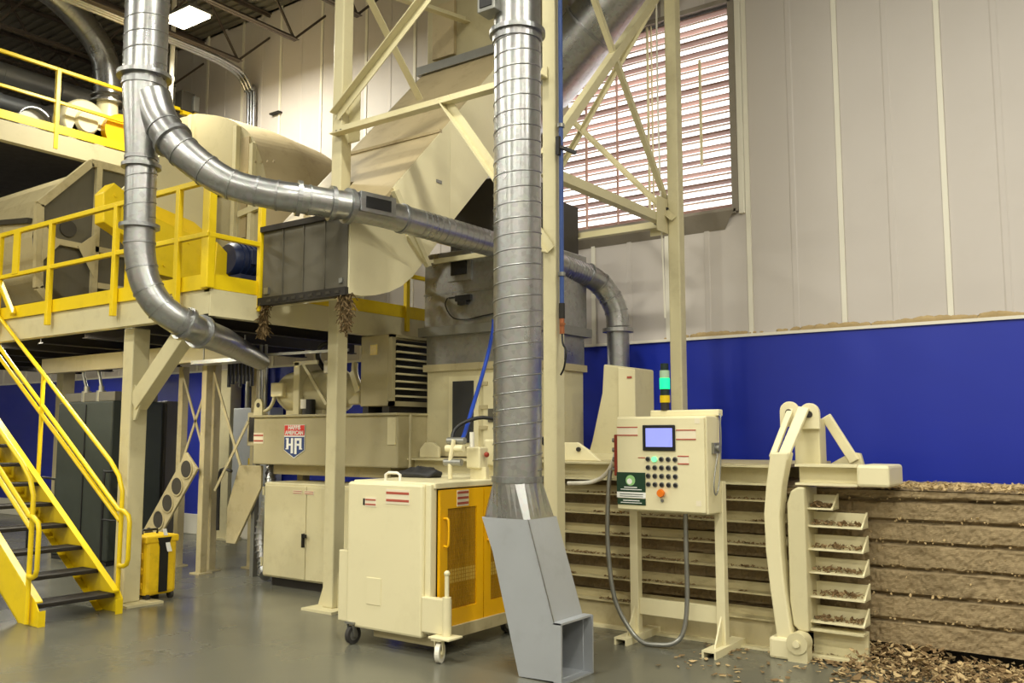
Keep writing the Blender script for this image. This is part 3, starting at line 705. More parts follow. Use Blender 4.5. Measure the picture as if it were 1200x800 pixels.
def scraps(name, label, cx, cy, ztop, h, w, n):
    mb = MB(); rnd = random.Random(n)
    for i in range(n):
        a = rnd.random() * 6.28; f_ = rnd.random() ** 1.2; z = ztop - h * f_
        r = w * rnd.random() * (1 - .55 * f_)
        p = Vector((cx + r * math.cos(a), cy + r * math.sin(a) * .6, z))
        d = Vector((rnd.gauss(0, .8), rnd.gauss(0, .5), -.9)).normalized()
        mb.bar(p, p + d * rnd.uniform(.03, .10), .003, rnd.uniform(.004, .014), (rnd.random(), rnd.random(), .3))
    o = obj(name, mb, SCRAP); o['kind'] = 'stuff'
    return tag(o, label, 'scraps')
scraps('hanging_scraps', 'tuft of paper scraps caught at the left corner of the grey hood', -6.66, 5.32, 2.80, .28, .085, 240)
scraps('hanging_scraps', 'tuft of paper scraps caught on the column under the grey hood', -5.60, 5.33, 2.80, .30, .095, 260)

# ================================================================ GALVANISED HOPPER above the baler
HP = thing('galvanised_hopper', 'square galvanised hopper feeding the baler behind the round duct', 'hopper', (-5.5, 7.4, 1.38))
obj('hopper_sheet', MB().box(-6.19, -4.86, 7.0, 8.05, 2.69, 3.46), GALV, HP, .01)
obj('flange_band', MB().box(-6.23, -4.82, 6.95, 8.08, 2.60, 2.69), STEEL, HP)
obj('lower_sheet', MB().box(-6.17, -4.88, 7.02, 8.02, 2.30, 2.60), GALV, HP)
obj('cross_crease', MB().box(-6.19, -4.9, 6.99, 7.0, 3.02, 3.04), GALV2, HP)
obj('inspection_frame', MB().box(-5.86, -5.56, 6.975, 7.0, 3.14, 3.44), GALV, HP)
obj('inspection_pane', MB().box(-5.81, -5.61, 6.965, 6.976, 3.20, 3.40), BLACK, HP)
obj('stay_bar', MB().bar((-6.0, 6.93, 3.36), (-4.7, 6.93, 3.36), .03, .05), CREAM, HP)
obj('hopper_head', MB().box(-6.3, -5.4, 7.55, 8.05, 3.46, 4.34), INSIDE, HP)
obj('hopper_side_box', MB().box(-5.39, -4.96, 7.55, 8.05, 3.46, 4.0), INSIDE, HP)
SN = thing('proximity_sensor', 'small black sensor with cable on the galvanised hopper face', 'sensor', (-5.65, 6.98, 2.9))
obj('sensor_body', MB().box(-5.75, -5.55, 6.96, 7.0, 2.93, 2.99).box(-5.85, -5.75, 6.975, 6.995, 2.97, 2.985).box(-5.71, -5.60, 6.95, 7.0, 2.89, 2.93), BLACK, SN, .004)
obj('cable', MB().tube(spline([(-5.86, 6.98, 2.98), (-5.88, 6.97, 2.90), (-5.78, 6.97, 2.77), (-5.6, 6.97, 2.74), (-5.4, 6.97, 2.76), (-5.0, 6.97, 2.8)], 5), .007, 6), BLACK, SN)
FC = thing('baler_feed_housing', 'cream feed housing with tall dark window between hopper and baler', 'housing', (-5.5, 7.5, 1.38))
obj('housing_sheet', MB().box(-6.17, -4.88, 7.03, 8.0, 1.38, 2.26), CREAM, FC, .01)
obj('top_band', MB().box(-6.20, -4.85, 7.0, 8.03, 2.24, 2.31), CREAMD, FC)
obj('window_frame', MB().box(-5.86, -5.48, 7.01, 7.03, 1.48, 2.18), CREAM2, FC)
obj('window_pane', MB().box(-5.80, -5.54, 6.995, 7.012, 1.52, 2.13), GLASSD, FC)
obj('door_panel', MB().box(-5.42, -4.95, 7.005, 7.03, 1.5, 2.2), CREAM2, FC, .006)
for z in (1.65, 1.85, 2.08):
    obj('hinge', MB().box(-5.46, -5.36, 6.99, 7.01, z, z + .035), CREAMD, FC)
obj('vent_plate', MB().box(-5.35, -5.2, 6.99, 7.006, 1.72, 1.85), GREYD, FC)

# ================================================================ ROUND DUCTS
def helix(cx, cy, z0, z1, r, pitch, w=.006):
    pts = []; n = int((z1 - z0) / pitch * 28)
    for i in range(n + 1):
        a = 2 * math.pi * i / 28; pts.append((cx + r * math.cos(a), cy + r * math.sin(a), z0 + pitch * i / 28))
    return MB().tube(pts, w, 5)
MD = thing('vertical_spiral_duct', 'thick upright spiral duct standing in front of the tower', 'duct', (-3.73, 5.22, 0))
cx, cyd, r = -3.73, 5.22, .172
obj('duct_tube', MB().tube([(cx, cyd, 1.27), (cx, cyd, 8.1)], r, 48), GALV, MD)
obj('lock_seam', helix(cx, cyd, 1.35, 4.50, r, .112), GALV2, MD)
fl_ = obj('flange_ring', MB().ring((cx, cyd, 4.54), (0, 0, 1), r - .01, r + .035, .035, 40), GALV2, MD)
obj('flange_lip', MB().ring((cx, cyd, 4.50), (0, 0, 1), r - .01, r + .012, .06, 40), GALV2, fl_)
obj('base_band', MB().ring((cx, cyd, 1.29), (0, 0, 1), r - .01, r + .012, .04, 40), GALV2, MD)
ib = obj('inspection_box', MB().box(cx - .19, cx - .03, cyd - .24, cyd - .10, 4.66, 4.88), STEEL, MD, .006)
obj('inspection_pane', MB().box(cx - .165, cx - .055, cyd - .247, cyd - .238, 4.69, 4.86), BLACK, ib)
# square-to-round and slanted boot with a floor outlet
tr_ = MB(); n = 32
sqx0, sqx1, sqy0, sqy1, zt = -3.915, -3.525, 5.05, 5.40, 1.03
ring_top = []; ring_bot = []
for k in range(n):
    a = 2 * math.pi * (k + .5) / n; c, s = math.cos(a), math.sin(a)
    ring_top.append((cx + r * c, cyd + r * s, 1.275))
    m_ = max(abs(c), abs(s)); ring_bot.append(((sqx0 + sqx1) / 2 + (sqx1 - sqx0) / 2 * c / m_, (sqy0 + sqy1) / 2 + (sqy1 - sqy0) / 2 * s / m_, zt))
tr_.add(ring_top + ring_bot, [(k, (k + 1) % n, n + (k + 1) % n, n + k) for k in range(n)])
obj('square_to_round', tr_, GALV, MD)
fp = [(-3.915, 1.03), (-3.525, 1.03), (-3.31, .365), (-3.31, .012), (-3.60, .004), (-3.82, .80)]
bo = MB()
n = len(fp)
fv = [(x, 5.05, z) for x, z in fp]; bv = [(x, 5.40, z) for x, z in fp]
fs = [tuple(range(n)), tuple(range(2 * n - 1, n - 1, -1))]
for i in range(n):
    j = (i + 1) % n
    if i == 2 or i == 0: continue          # open outlet, open top
    fs.append((j, i, n + i, n + j))
bo.add(fv + bv, fs)
bt = obj('boot', bo, DUCTG, MD)
md = bt.modifiers.new('sheet', 'SOLIDIFY'); md.thickness = .006; md.offset = -1
fr = MB()
for a, b in (((5.03, .0), (5.03, .385)), ((5.42, .0), (5.42, .385)), ((5.03, .385), (5.42, .385)), ((5.03, .01), (5.42, .01))):
    fr.bar((-3.285, a[0], a[1]), (-3.285, b[0], b[1]), .055, .012, (0, 0, 1))
obj('outlet_flange', MB().box(-3.315, -3.255, 5.035, 5.05, .005, .385).box(-3.315, -3.24, 5.40, 5.415, .005, .385).box(-3.315, -3.25, 5.035, 5.415, .375, .388).box(-3.315, -3.25, 5.035, 5.415, 0, .012), DUCTG, MD)
obj('fold_seam', MB().bar((-3.52, 5.047, 1.03), (-3.312, 5.047, .37), .006, .006), GALV2, MD)
obj('inner_plate', MB().box(-3.50, -3.49, 5.06, 5.39, .02, .55), INSIDE, MD)

WY = thing('branching_duct', 'galvanised duct at left that forks into two round branches', 'duct', (-6.67, 4.06, 2.4))
a0 = (-6.68, 4.055)
obj('riser_tube', MB().tube([(*a0, 4.55), (*a0, 8.1)], .172, 40), GALV, WY)
obj('lock_seam', helix(a0[0], a0[1], 4.62, 8.05, .172, .135), GALV2, WY)
obj('flange_ring', MB().ring((*a0, 4.535), (0, 0, 1), .16, .215, .035, 40), GALV2, WY)
obj('flange_lip', MB().ring((*a0, 4.47), (0, 0, 1), .15, .176, .05, 40), GALV2, WY)
obj('tapered_body', MB().tube([(*a0, 4.53), (*a0, 4.40), (-6.675, 4.055, 3.86), (-6.672, 4.057, 3.78)], [.168, .165, .125, .125], 40), GALV, WY)
obj('flange_ring', MB().ring((-6.672, 4.057, 3.775), (0, 0, 1), .115, .155, .03, 40), GALV2, WY)
obj('flange_lip', MB().ring((-6.672, 4.057, 3.84), (0, 0, 1), .115, .134, .03, 40), GALV2, WY)
obj('drop_tube', MB().tube([(-6.672, 4.057, 3.77), (-6.668, 4.06, 3.28)], .121, 36), GALV, WY)
obj('lock_seam', helix(-6.67, 4.06, 3.34, 3.74, .121, .12), GALV2, WY)
obj('flange_ring', MB().ring((-6.668, 4.06, 3.275), (0, 0, 1), .115, .158, .03, 40), GALV2, WY)
lower = spline([(-6.665, 4.062, 3.27), (-6.655, 4.07, 3.03), (-6.615, 4.11, 2.80), (-6.54, 4.20, 2.62), (-6.47, 4.38, 2.50), (-6.52, 4.56, 2.455)], 5)
obj('lower_elbow', MB().tube(lower, .120, 36), GALV, WY)
for i in (3, 7, 11, 15, 19):
    obj('gore_seam', MB().ring(lower[i], lower[i + 1] - lower[i - 1], .117, .126, .014, 36), GALV2, WY)
obj('flange_ring', MB().ring(lower[20], lower[21] - lower[19], .11, .145, .03, 36), GALV, WY)
obj('flange_ring', MB().ring(lower[-1], lower[-1] - lower[-2], .11, .145, .03, 36), GALV, WY)
obj('lower_run', MB().tube([lower[-1], (-6.75, 4.95, 2.43), (-7.35, 5.75, 2.37), (-7.6, 6.06, 2.35)], [.12, .118, .098, .085], 32), GALV2, WY)
br = [(-6.62, 4.09, 4.36), (-6.52, 4.12, 4.13), (-6.309, 4.198, 3.866), (-6.041, 4.392, 3.626), (-5.813, 4.619, 3.542), (-5.627, 4.815, 3.510), (-5.436, 5.18, 3.493)]
bsp = spline(br, 5); nb = len(bsp)
rad = [.155 - .035 * min(1, i / (nb * .55)) for i in range(nb)]
obj('branch_elbow', MB().tube(bsp, rad, 36), GALV, WY)
for i in (6, 10, 13, 16, 19, 22, 26):
    obj('gore_seam', MB().ring(bsp[i], bsp[i + 1] - bsp[i - 1], rad[i] - .003, rad[i] + .007, .016, 36), GALV2, WY)
for i in (8, 25, 28):
    obj('clamp_ring', MB().ring(bsp[i], bsp[i + 1] - bsp[i - 1], rad[i] - .006, rad[i] + .026, .035, 36), GALV2, WY)
run = [Vector((-5.436, 5.18, 3.493)), Vector((-5.345, 5.513, 3.482)), Vector((-5.25, 6.05, 3.45)), Vector((-5.12, 6.64, 3.403)), Vector((-4.913, 7.677, 3.300)), Vector((-4.857, 8.05, 3.262))]
obj('branch_run', MB().tube(run, .121, 36), GALV, WY)
hx = MB(); tot = 60
for i in range(5, 44):
    t = i / 44 * 4.999; k = int(t); p = run[k].lerp(run[k + 1], t - k); d = run[k + 1] - run[k]
    if .1 < 1 and p.y > 5.85: hx.ring(p, d, .119, .1235, .008, 30)
obj('lock_seam', hx, GALV2, WY)
dv = (run[1] - run[0]).normalized(); pw = run[0].lerp(run[1], .62)
side_n = Vector((dv.y, -dv.x, 0)).normalized()
def plate(c, hw, hh, dep, m_, nm, par, bev=.004):
    zz = Vector((0, 0, 1)); q = [c + dv * a * hw + zz * b * hh for a, b in ((-1, -1), (1, -1), (1, 1), (-1, 1))]
    return obj(nm, MB().hexa([p + side_n * -.03 for p in q], [p + side_n * dep for p in q]), m_, par, bev)
fp_ = plate(pw + side_n * .10 + Vector((0, 0, .03)), .17, .085, .035, GALV2, 'port_frame', WY)
q_ = plate(pw + side_n * .10 + Vector((0, 0, .03)), .12, .048, .040, BLACK, 'port_pane', fp_, .0); q_.location = (0, 0, 0)
obj('flange_ring', MB().ring(run[0], dv, .115, .150, .04, 36), GALV2, WY)
obj('hanger_clamp', MB().ring(run[1].lerp(run[2], .35), run[2] - run[1], .118, .132, .03, 36), GALV2, WY)
el = spline([(-4.857, 8.05, 3.262), (-4.80, 8.22, 3.19), (-4.74, 8.33, 3.05), (-4.70, 8.385, 2.90), (-4.688, 8.397, 2.74)], 5)
obj('down_elbow', MB().tube(el, .122, 36), GALV, WY)
for i in (0, 5, 10, 15):
    obj('gore_seam', MB().ring(el[i], el[i + 1] - el[max(i - 1, 0)], .119, .135 if i == 0 else .128, .016, 36), GALV2, WY)
obj('flange_ring', MB().ring((-4.688, 8.397, 2.70), (0, 0, 1), .115, .165, .04, 36), GALV, WY)
obj('drop_tube', MB().tube([(-4.688, 8.397, 2.72), (-4.686, 8.40, 2.0)], .118, 32), GALV2, WY)

# ================================================================ HYDRAULIC POWER UNIT
HU = thing('hydraulic_tank', 'wide cream hydraulic tank with red and blue shield badge', 'tank', (-7.3, 7.2, 0))
obj('tank_body', MB().box(-8.38, -6.17, 6.6, 7.8, 1.27, 1.80), TAN, HU, .015)
obj('lid_rim', MB().box(-8.40, -6.15, 6.57, 7.82, 1.79, 1.815), TAN, HU, .004)
obj('underframe', MB().box(-8.2, -6.4, 6.75, 7.6, 1.16, 1.27), CREAMD, HU)
for x in (-8.1, -6.45):
    for y in (7.1, 7.6):
        obj('tank_leg', MB().box(x - .05, x + .05, y - .05, y + .05, 0, 1.16), TAN, HU)
obj('sight_pipe', MB().tube([(-6.02, 6.62, 1.80), (-6.02, 6.62, 1.14)], .014, 8), TAN, HU)
obj('lifting_lug', MB().prism([(-8.42, 6.62, 1.80), (-8.26, 6.62, 1.80), (-8.27, 6.62, 1.96), (-8.30, 6.62, 2.0), (-8.36, 6.62, 2.0), (-8.40, 6.62, 1.96)], (0, .03, 0)), CREAM, HU)
obj('lug_hole', MB().tube([(-8.335, 6.615, 1.93), (-8.335, 6.622, 1.93)], .028, 14), DARK, HU)
obj('corner_plate', MB().box(-6.30, -6.19, 6.59, 6.6, 1.5, 1.77), CREAM, HU)
def warn(parent, x0, x1, y, z0, z1, n=2, base=LABELW):
    a = obj('warning_label', MB().box(x0, x1, y - .004, y, z0, z1), base, parent)
    sb = MB()
    for i in range(n):
        zz = z0 + (z1 - z0) * (i + .5) / n; h = (z1 - z0) * .16 / max(1, n / 2)
        sb.box(x0 + .005, x1 - .005, y - .006, y - .004, zz - h / 2, zz + h / 2)
    b = obj('label_stripe', sb, PRED, a)
    return a
warn(HU, -8.37, -8.20, 6.6, 1.50, 1.62)
# shield badge (flat print on the tank)
bx, by = -7.68, 6.598
bd = obj('shield_badge', MB().prism([(bx - .165, by, 1.705), (bx + .165, by, 1.705), (bx + .165, by, 1.43), (bx, by, 1.345), (bx - .165, by, 1.43)], (0, -.006, 0)), PWHITE, HU)
obj('red_field', MB().box(bx - .16, bx + .16, by - .009, by - .006, 1.59, 1.70), RED, bd)
obj('blue_field', MB().prism([(bx - .16, by - .006, 1.575), (bx + .16, by - .006, 1.575), (bx + .16, by - .006, 1.435), (bx, by - .006, 1.355), (bx - .16, by - .006, 1.435)], (0, -.003, 0)), NAVY, bd)
text('HARRIS', .060, (bx, by - .010, 1.673), FRONT, PWHITE, bd, sx=1.0)
text('AMERICAN', .060, (bx, by - .010, 1.617), FRONT, PWHITE, bd, sx=.98)
ha = MB(); yb = by - .012
for xa, xb, z0, z1 in ((-.120, -.084, 1.440, 1.562), (-.048, -.012, 1.398, 1.562), (.010, .046, 1.390, 1.535), (.086, .122, 1.440, 1.535), (-.084, -.048, 1.480, 1.502), (.046, .086, 1.480, 1.502), (.010, .122, 1.535, 1.562), (-.132, -.120, 1.548, 1.562), (-.132, -.120, 1.440, 1.452), (.122, .134, 1.440, 1.452)):
    ha.box(bx + xa, bx + xb, yb, yb + .003, z0, z1)
obj('monogram', ha, PWHITE, bd)
PM = thing('pump_motor', 'round cream pump motor lying on the hydraulic tank', 'motor', (-7.7, 7.0, 1.815))
obj('motor_body', MB().tube([(-8.28, 6.95, 2.08), (-8.24, 6.95, 2.08), (-8.14, 6.95, 2.08), (-8.05, 6.95, 2.08), (-7.35, 6.95, 2.08), (-7.30, 6.95, 2.08)], [.08, .17, .225, .24, .24, .19], 28), CREAM, PM)
obj('terminal_box', MB().box(-8.18, -7.98, 6.66, 6.80, 2.02, 2.18), CREAM2, PM, .012)
obj('motor_foot', MB().box(-8.05, -7.45, 6.78, 7.12, 1.815, 1.87), CREAM, PM)
obj('mount_plate', MB().box(-7.80, -7.70, 6.66, 7.24, 1.815, 2.40), CREAM, PM, .01)
obj('plate_flange', MB().box(-7.80, -7.42, 6.66, 6.68, 2.36, 2.40), CREAM, PM)
obj('diagonal_stay', MB().bar((-7.66, 6.68, 2.37), (-7.28, 6.68, 1.92), .02, .035), CREAM, PM)
obj('pump_body', MB().tube([(-7.3, 6.95, 2.06), (-7.1, 6.95, 2.06), (-6.98, 6.95, 2.06)], [.14, .14, .10], 20), CREAM, PM)
obj('pump_head', MB().box(-7.12, -6.96, 6.84, 7.05, 1.92, 2.10), CREAM, PM, .012)
obj('pump_elbow', MB().tube(spline([(-7.04, 6.85, 2.36), (-7.02, 6.83, 2.26), (-6.97, 6.82, 2.16), (-6.93, 6.82, 2.10)], 4), .035, 12), CREAM, PM)
obj('elbow_flange', MB().bar((-7.02, 6.80, 2.27), (-6.92, 6.80, 2.05), .05, .07), CREAM2, PM, .006)
obj('filter_can', MB().cyl((-7.58, 6.70, 1.815), (-7.58, 6.70, 1.98), .07, seg=16), BLACK, PM)
obj('filter_label', MB().cyl((-7.60, 6.69, 1.88), (-7.60, 6.69, 1.98), .072, seg=16), WHITE, PM)
obj('suction_hose', MB().tube(spline([(-8.2, 6.72, 2.05), (-8.12, 6.66, 1.98), (-8.2, 6.65, 1.88), (-8.4, 6.65, 1.84)], 5), .02, 8), CREAM, PM)
obj('black_hose', MB().tube(spline([(-7.55, 6.9, 2.3), (-7.62, 6.85, 2.45), (-7.56, 6.85, 2.58), (-7.4, 6.9, 2.62)], 5), .028, 10), BLACK, PM)
obj('gauge', MB().box(-7.42, -7.32, 6.75, 6.80, 2.26, 2.40), WHITE, PM, .01)
OC = thing('oil_cooler', 'tan oil cooler box with slanted louvre blades', 'cooler', (-6.6, 7.1, 1.815))
ox0, ox1, oy0, oy1, oz0, oz1 = -6.84, -6.42, 6.74, 7.62, 1.89, 2.625
obj('cabinet_shell', MB().box(ox0, ox1 - .02, oy0, oy1, oz0, oz1), TAN, OC, .012)
obj('dark_core', MB().box(ox1 - .03, ox1 - .012, oy0 + .05, oy1 - .04, oz0 + .05, oz1 - .05), BLACK, OC)
obj('front_frame', MB().box(ox1 - .02, ox1 + .03, oy0, oy0 + .05, oz0, oz1).box(ox1 - .02, ox1 + .03, oy1 - .05, oy1, oz0, oz1).box(ox1 - .02, ox1 + .03, oy0, oy1, oz0, oz0 + .05).box(ox1 - .02, ox1 + .03, oy0, oy1, oz1 - .03, oz1), TAN, OC)
for i in range(8):
    z = oz0 + .10 + i * .076
    obj('louvre_blade', MB().hexa([(ox1 - .01, oy0 + .05, z - .006), (ox1 - .01, oy1 - .05, z - .006), (ox1 - .01, oy1 - .05, z), (ox1 - .01, oy0 + .05, z)], [(ox1 + .05, oy0 + .05, z - .006), (ox1 + .05, oy1 - .05, z - .006), (ox1 + .05, oy1 - .05, z + .012), (ox1 + .05, oy0 + .05, z + .012)]), CREAM2, OC)
obj('foot_rail', MB().box(ox0 + .02, ox0 + .10, oy0 + .02, oy1, 1.815, 1.89).box(ox1 - .12, ox1 - .02, oy0 + .02, oy1, 1.815, 1.89), DARK, OC)
obj('yellow_label', MB().box(-6.70, -6.60, oy0 - .004, oy0, 2.42, 2.53), LENSY, OC)
EC = thing('floor_cabinet', 'low cream two-door cabinet standing below the hydraulic tank', 'cabinet', (-7.3, 6.7, 0))
obj('cabinet_body', MB().box(-7.99, -6.62, 6.47, 7.0, .09, 1.09), CREAM, EC, .012)
obj('plinth', MB().box(-7.9, -6.7, 6.52, 6.98, 0, .09), DARK, EC)
for xa, xb in ((-7.97, -7.31), (-7.30, -6.64)):
    d = obj('door', MB().box(xa, xb, 6.45, 6.472, .11, 1.06), CREAM, EC, .006)
    if xa < -7.5: obj('door_handle', MB().box(-7.335, -7.315, 6.42, 6.45, .44, .58).box(-7.335, -7.27, 6.42, 6.435, .54, .575), BLACK, d)
    else: obj('door_lock', MB().box(-6.98, -6.95, 6.435, 6.45, .87, .93), BLACK, d)
for x in (-7.44, -7.26): warn(EC, x - .07, x + .07, 6.449, .98, 1.02, 2)
for z in (.2, .95): obj('hinge', MB().cyl((-7.985, 6.445, z), (-7.985, 6.445, z + .09), .012, seg=8), CREAM, EC)
# duct + conduit left of the tank
CD = thing('conduit_pair', 'two thin steel conduits dropping to the left end of the tank', 'pipe', (-8.35, 6.6, 2.0))
for x in (-8.36, -8.27): obj('conduit', MB().tube([(x, 6.66, 2.62), (x, 6.66, 1.86)], .016, 8), STEEL, CD)
obj('cross_rail', MB().bar((-8.6, 6.62, 2.50), (-6.9, 6.62, 2.48), .02, .03), STEEL, CD)
SWB = thing('disconnect_switch', 'small dark switch box fixed left of the hydraulic tank', 'box', (-8.52, 6.72, 1.5))
obj('box_shell', MB().box(-8.62, -8.44, 6.7, 6.85, 1.47, 1.85), CREAMD, SWB, .008)
obj('switch_face', MB().box(-8.58, -8.48, 6.69, 6.70, 1.52, 1.80), DARK, SWB)
obj('mount_post', MB().box(-8.56, -8.50, 6.74, 6.80, 0, 1.47), STEEL, SWB)

# ================================================================ BALER
BA = thing('horizontal_baler', 'long cream horizontal baler with rows of ribbed side channels', 'machine', (-4.2, 7.4, 0))
def Lrib(xa, xb, z, y0=6.77, hw=.075, dep=.07, par=BA, nm='rib_channel', m_=RIBP):
    return obj(nm, MB().prof((xa, y0, z), (xb, y0, z), [(0, 0), (dep + .06, 0), (dep + .06, hw), (dep + .05, hw), (dep + .05, .012), (0, .012)], (0, 1, 0), (0, 0, 1)), m_, par)
for z in (1.09, .925, .752, .575, .392, .205):
    Lrib(-6.2, -2.40, z)
obj('top_beam', MB().prof((-6.2, 6.74, 1.215), (-2.42, 6.74, 1.215), [(0, 0), (.14, 0), (.14, .15), (0, .15), (0, .135), (.11, .135), (.11, .015), (0, .015)], (0, 1, 0), (0, 0, 1)), CREAM, BA)
obj('top_plate', MB().box(-6.2, -2.42, 6.88, 8.1, 1.345, 1.37), CREAMD, BA)
obj('rear_wall', MB().box(-6.2, -2.42, 8.06, 8.1, 0, 1.345), CREAMD, BA)
obj('base_plate', MB().box(-6.2, -2.40, 6.80, 6.84, .0, .20), CREAMD, BA)
obj('floor_flange', MB().box(-6.2, -2.40, 6.71, 6.80, .0, .015), CREAM2, BA)
obj('lug_plate', MB().prism([(-4.62, 6.9, 1.37), (-4.05, 6.9, 1.37), (-4.18, 6.9, 1.47), (-4.28, 6.9, 1.53), (-4.62, 6.9, 1.53)], (0, .04, 0)), CREAM2, BA, .006)
obj('lug_pin', MB().tube([(-4.26, 6.88, 1.47), (-4.26, 6.9, 1.47)], .02, 12), DARK, BA)
obj('lug_plate', MB().prism([(-6.15, 6.9, 1.37), (-5.9, 6.9, 1.37), (-5.9, 6.9, 1.47), (-5.97, 6.9, 1.52), (-6.08, 6.9, 1.52), (-6.15, 6.9, 1.45)], (0, .04, 0)), CREAM2, BA, .006)
# crop of dusty shreds lying on the rib ledges
ds = MB(); rnd = random.Random(3)
for z in (1.09, .925, .752, .575, .392, .205):
    for i in range(230):
        x = -4.7 + 2.25 * rnd.random(); s_ = rnd.uniform(.008, .024)
        if noise.noise((x * 2.5, z * 7, 0)) < -.1: continue
        chip(ds, (x, 6.785 + rnd.random() * .05, z + .014 + s_ * .5 * rnd.random()), s_, (rnd.gauss(0, .5), rnd.gauss(0, .5), 1), rnd)
obj('ledge_shreds', ds, CARDD, BA, kind='stuff')
# discharge clamp: curved arm, side plate with ledges, beam, links
arm = [(-2.40, 1.47), (-2.44, 1.22), (-2.462, 1.02), (-2.455, .75), (-2.43, .48), (-2.39, .14), (-2.39, .03), (-2.275, .03), (-2.275, .14), (-2.32, .48), (-2.34, .75), (-2.345, 1.0), (-2.32, 1.22), (-2.265, 1.47)]
obj('clamp_arm', MB().prism([(x, 6.56, z) for x, z in arm], (0, .13, 0)), CREAM2, BA, .012)
obj('arm_foot', MB().box(-2.44, -2.27, 6.53, 6.72, .0, .15), CREAM2, BA, .02)
pf = obj('foot_pivot', MB().tube([(-2.225, 6.50, .13), (-2.225, 6.62, .13)], .075, 24).box(-2.295, -2.155, 6.51, 6.615, 0, .13), CREAM, BA)
obj('pivot_pin', MB().tube([(-2.225, 6.48, .13), (-2.225, 6.50, .13)], .025, 14), CREAM2, pf)
pl = [(-2.28, .24), (-2.30, .40), (-2.30, 1.1), (-2.27, 1.19), (-2.22, 1.22), (-2.17, 1.22), (-2.17, .20), (-2.24, .20)]
obj('side_plate', MB().prism([(x, 6.60, z) for x, z in pl], (0, .30, 0)), CREAM, BA, .012)
for z, xe in ((1.09, -1.99), (.965, -1.79), (.80, -1.79), (.635, -1.79), (.465, -1.79), (.29, -1.80)):
    lg = obj('clamp_ledge', MB().prof((-2.18, 6.66, z - .03), (xe, 6.66, z - .03), [(0, 0), (.16, 0), (.16, .10), (.15, .10), (.15, .012), (0, .012)], (0, 1, 0), (0, 0, 1)), CREAM2, BA)
    obj('ledge_end', MB().prism([(xe - .012, 6.66, z - .03), (xe - .012, 6.82, z - .03), (xe - .012, 6.82, z + .08), (xe - .012, 6.68, z - .01)], (.012, 0, 0)), CREAM2, lg)
    sh_ = MB()
    for i in range(75):
        x = rnd.uniform(-2.16, xe - .03); s_ = rnd.uniform(.010, .030)
        chip(sh_, (x, 6.67 + rnd.random() * .13, z - .012 + s_ * rnd.random()), s_, (rnd.gauss(0, .7), rnd.gauss(0, .7), 1), rnd)
    obj('ledge_shreds', sh_, CARDD, lg, kind='stuff')
obj('bottom_channel', MB().prof((-2.18, 6.64, .02), (-1.80, 6.64, .02), [(0, 0), (.14, 0), (.14, .2), (0, .2), (0, .185), (.1, .185), (.1, .015), (0, .015)], (0, 1, 0), (0, 0, 1)), CREAM, BA)
obj('clamp_beam', MB().prof((-2.24, 6.62, 1.235), (-1.80, 6.62, 1.235), [(0, 0), (.25, 0), (.25, .15), (0, .15), (0, .133), (.10, .133), (.10, .016), (0, .016)], (0, 1, 0), (0, 0, 1)), CREAM2, BA)
obj('beam_cap', MB().box(-1.80, -1.58, 6.60, 7.0, 1.235, 1.388), CREAM2, BA, .02)
obj('pivot_post', MB().box(-2.31, -2.12, 6.84, 7.0, 1.36, 1.72), CREAM, BA, .008)
lk = obj('link_bar', MB().bar((-2.315, 6.58, 1.42), (-2.215, 6.80, 1.80), .085, .03, (0, -1, .6)), CREAM2, BA, .008)
obj('link_bar', MB().bar((-2.42, 6.66, 1.43), (-2.365, 6.95, 1.80), .05, .03, (0, -1, .6)), CREAM2, BA, .008)
def lug(x, y, z, r=.075):
    a = obj('pivot_lug', MB().prism([(x + r * math.cos(t), y, z + r * math.sin(t)) for t in [math.pi * k / 10 for k in range(11)]] + [(x - r, y, z - .12), (x + r, y, z - .12)], (0, .035, 0)), CREAM2, BA, .006)
    obj('lug_pin', MB().tube([(x, y - .012, z - .01), (x, y, z - .01)], .026, 14), DARK, a)
lug(-2.18, 6.80, 1.76); lug(-2.375, 6.93, 1.78)
obj('rear_link', MB().bar((-2.11, 6.98, 1.74), (-1.92, 7.02, 1.40), .035, .075, (1, 0, 0)), CREAM2, BA, .008)
obj('rear_bracket', MB().prism([(-2.10, 7.02, 1.38), (-1.86, 7.02, 1.38), (-1.88, 7.02, 1.46), (-1.94, 7.02, 1.47)], (0, .04, 0)), CREAM, BA)
obj('shaft', MB().tube([(-2.18, 6.84, 1.75), (-2.34, 7.0, 1.77)], .03, 12), CREAM, BA)

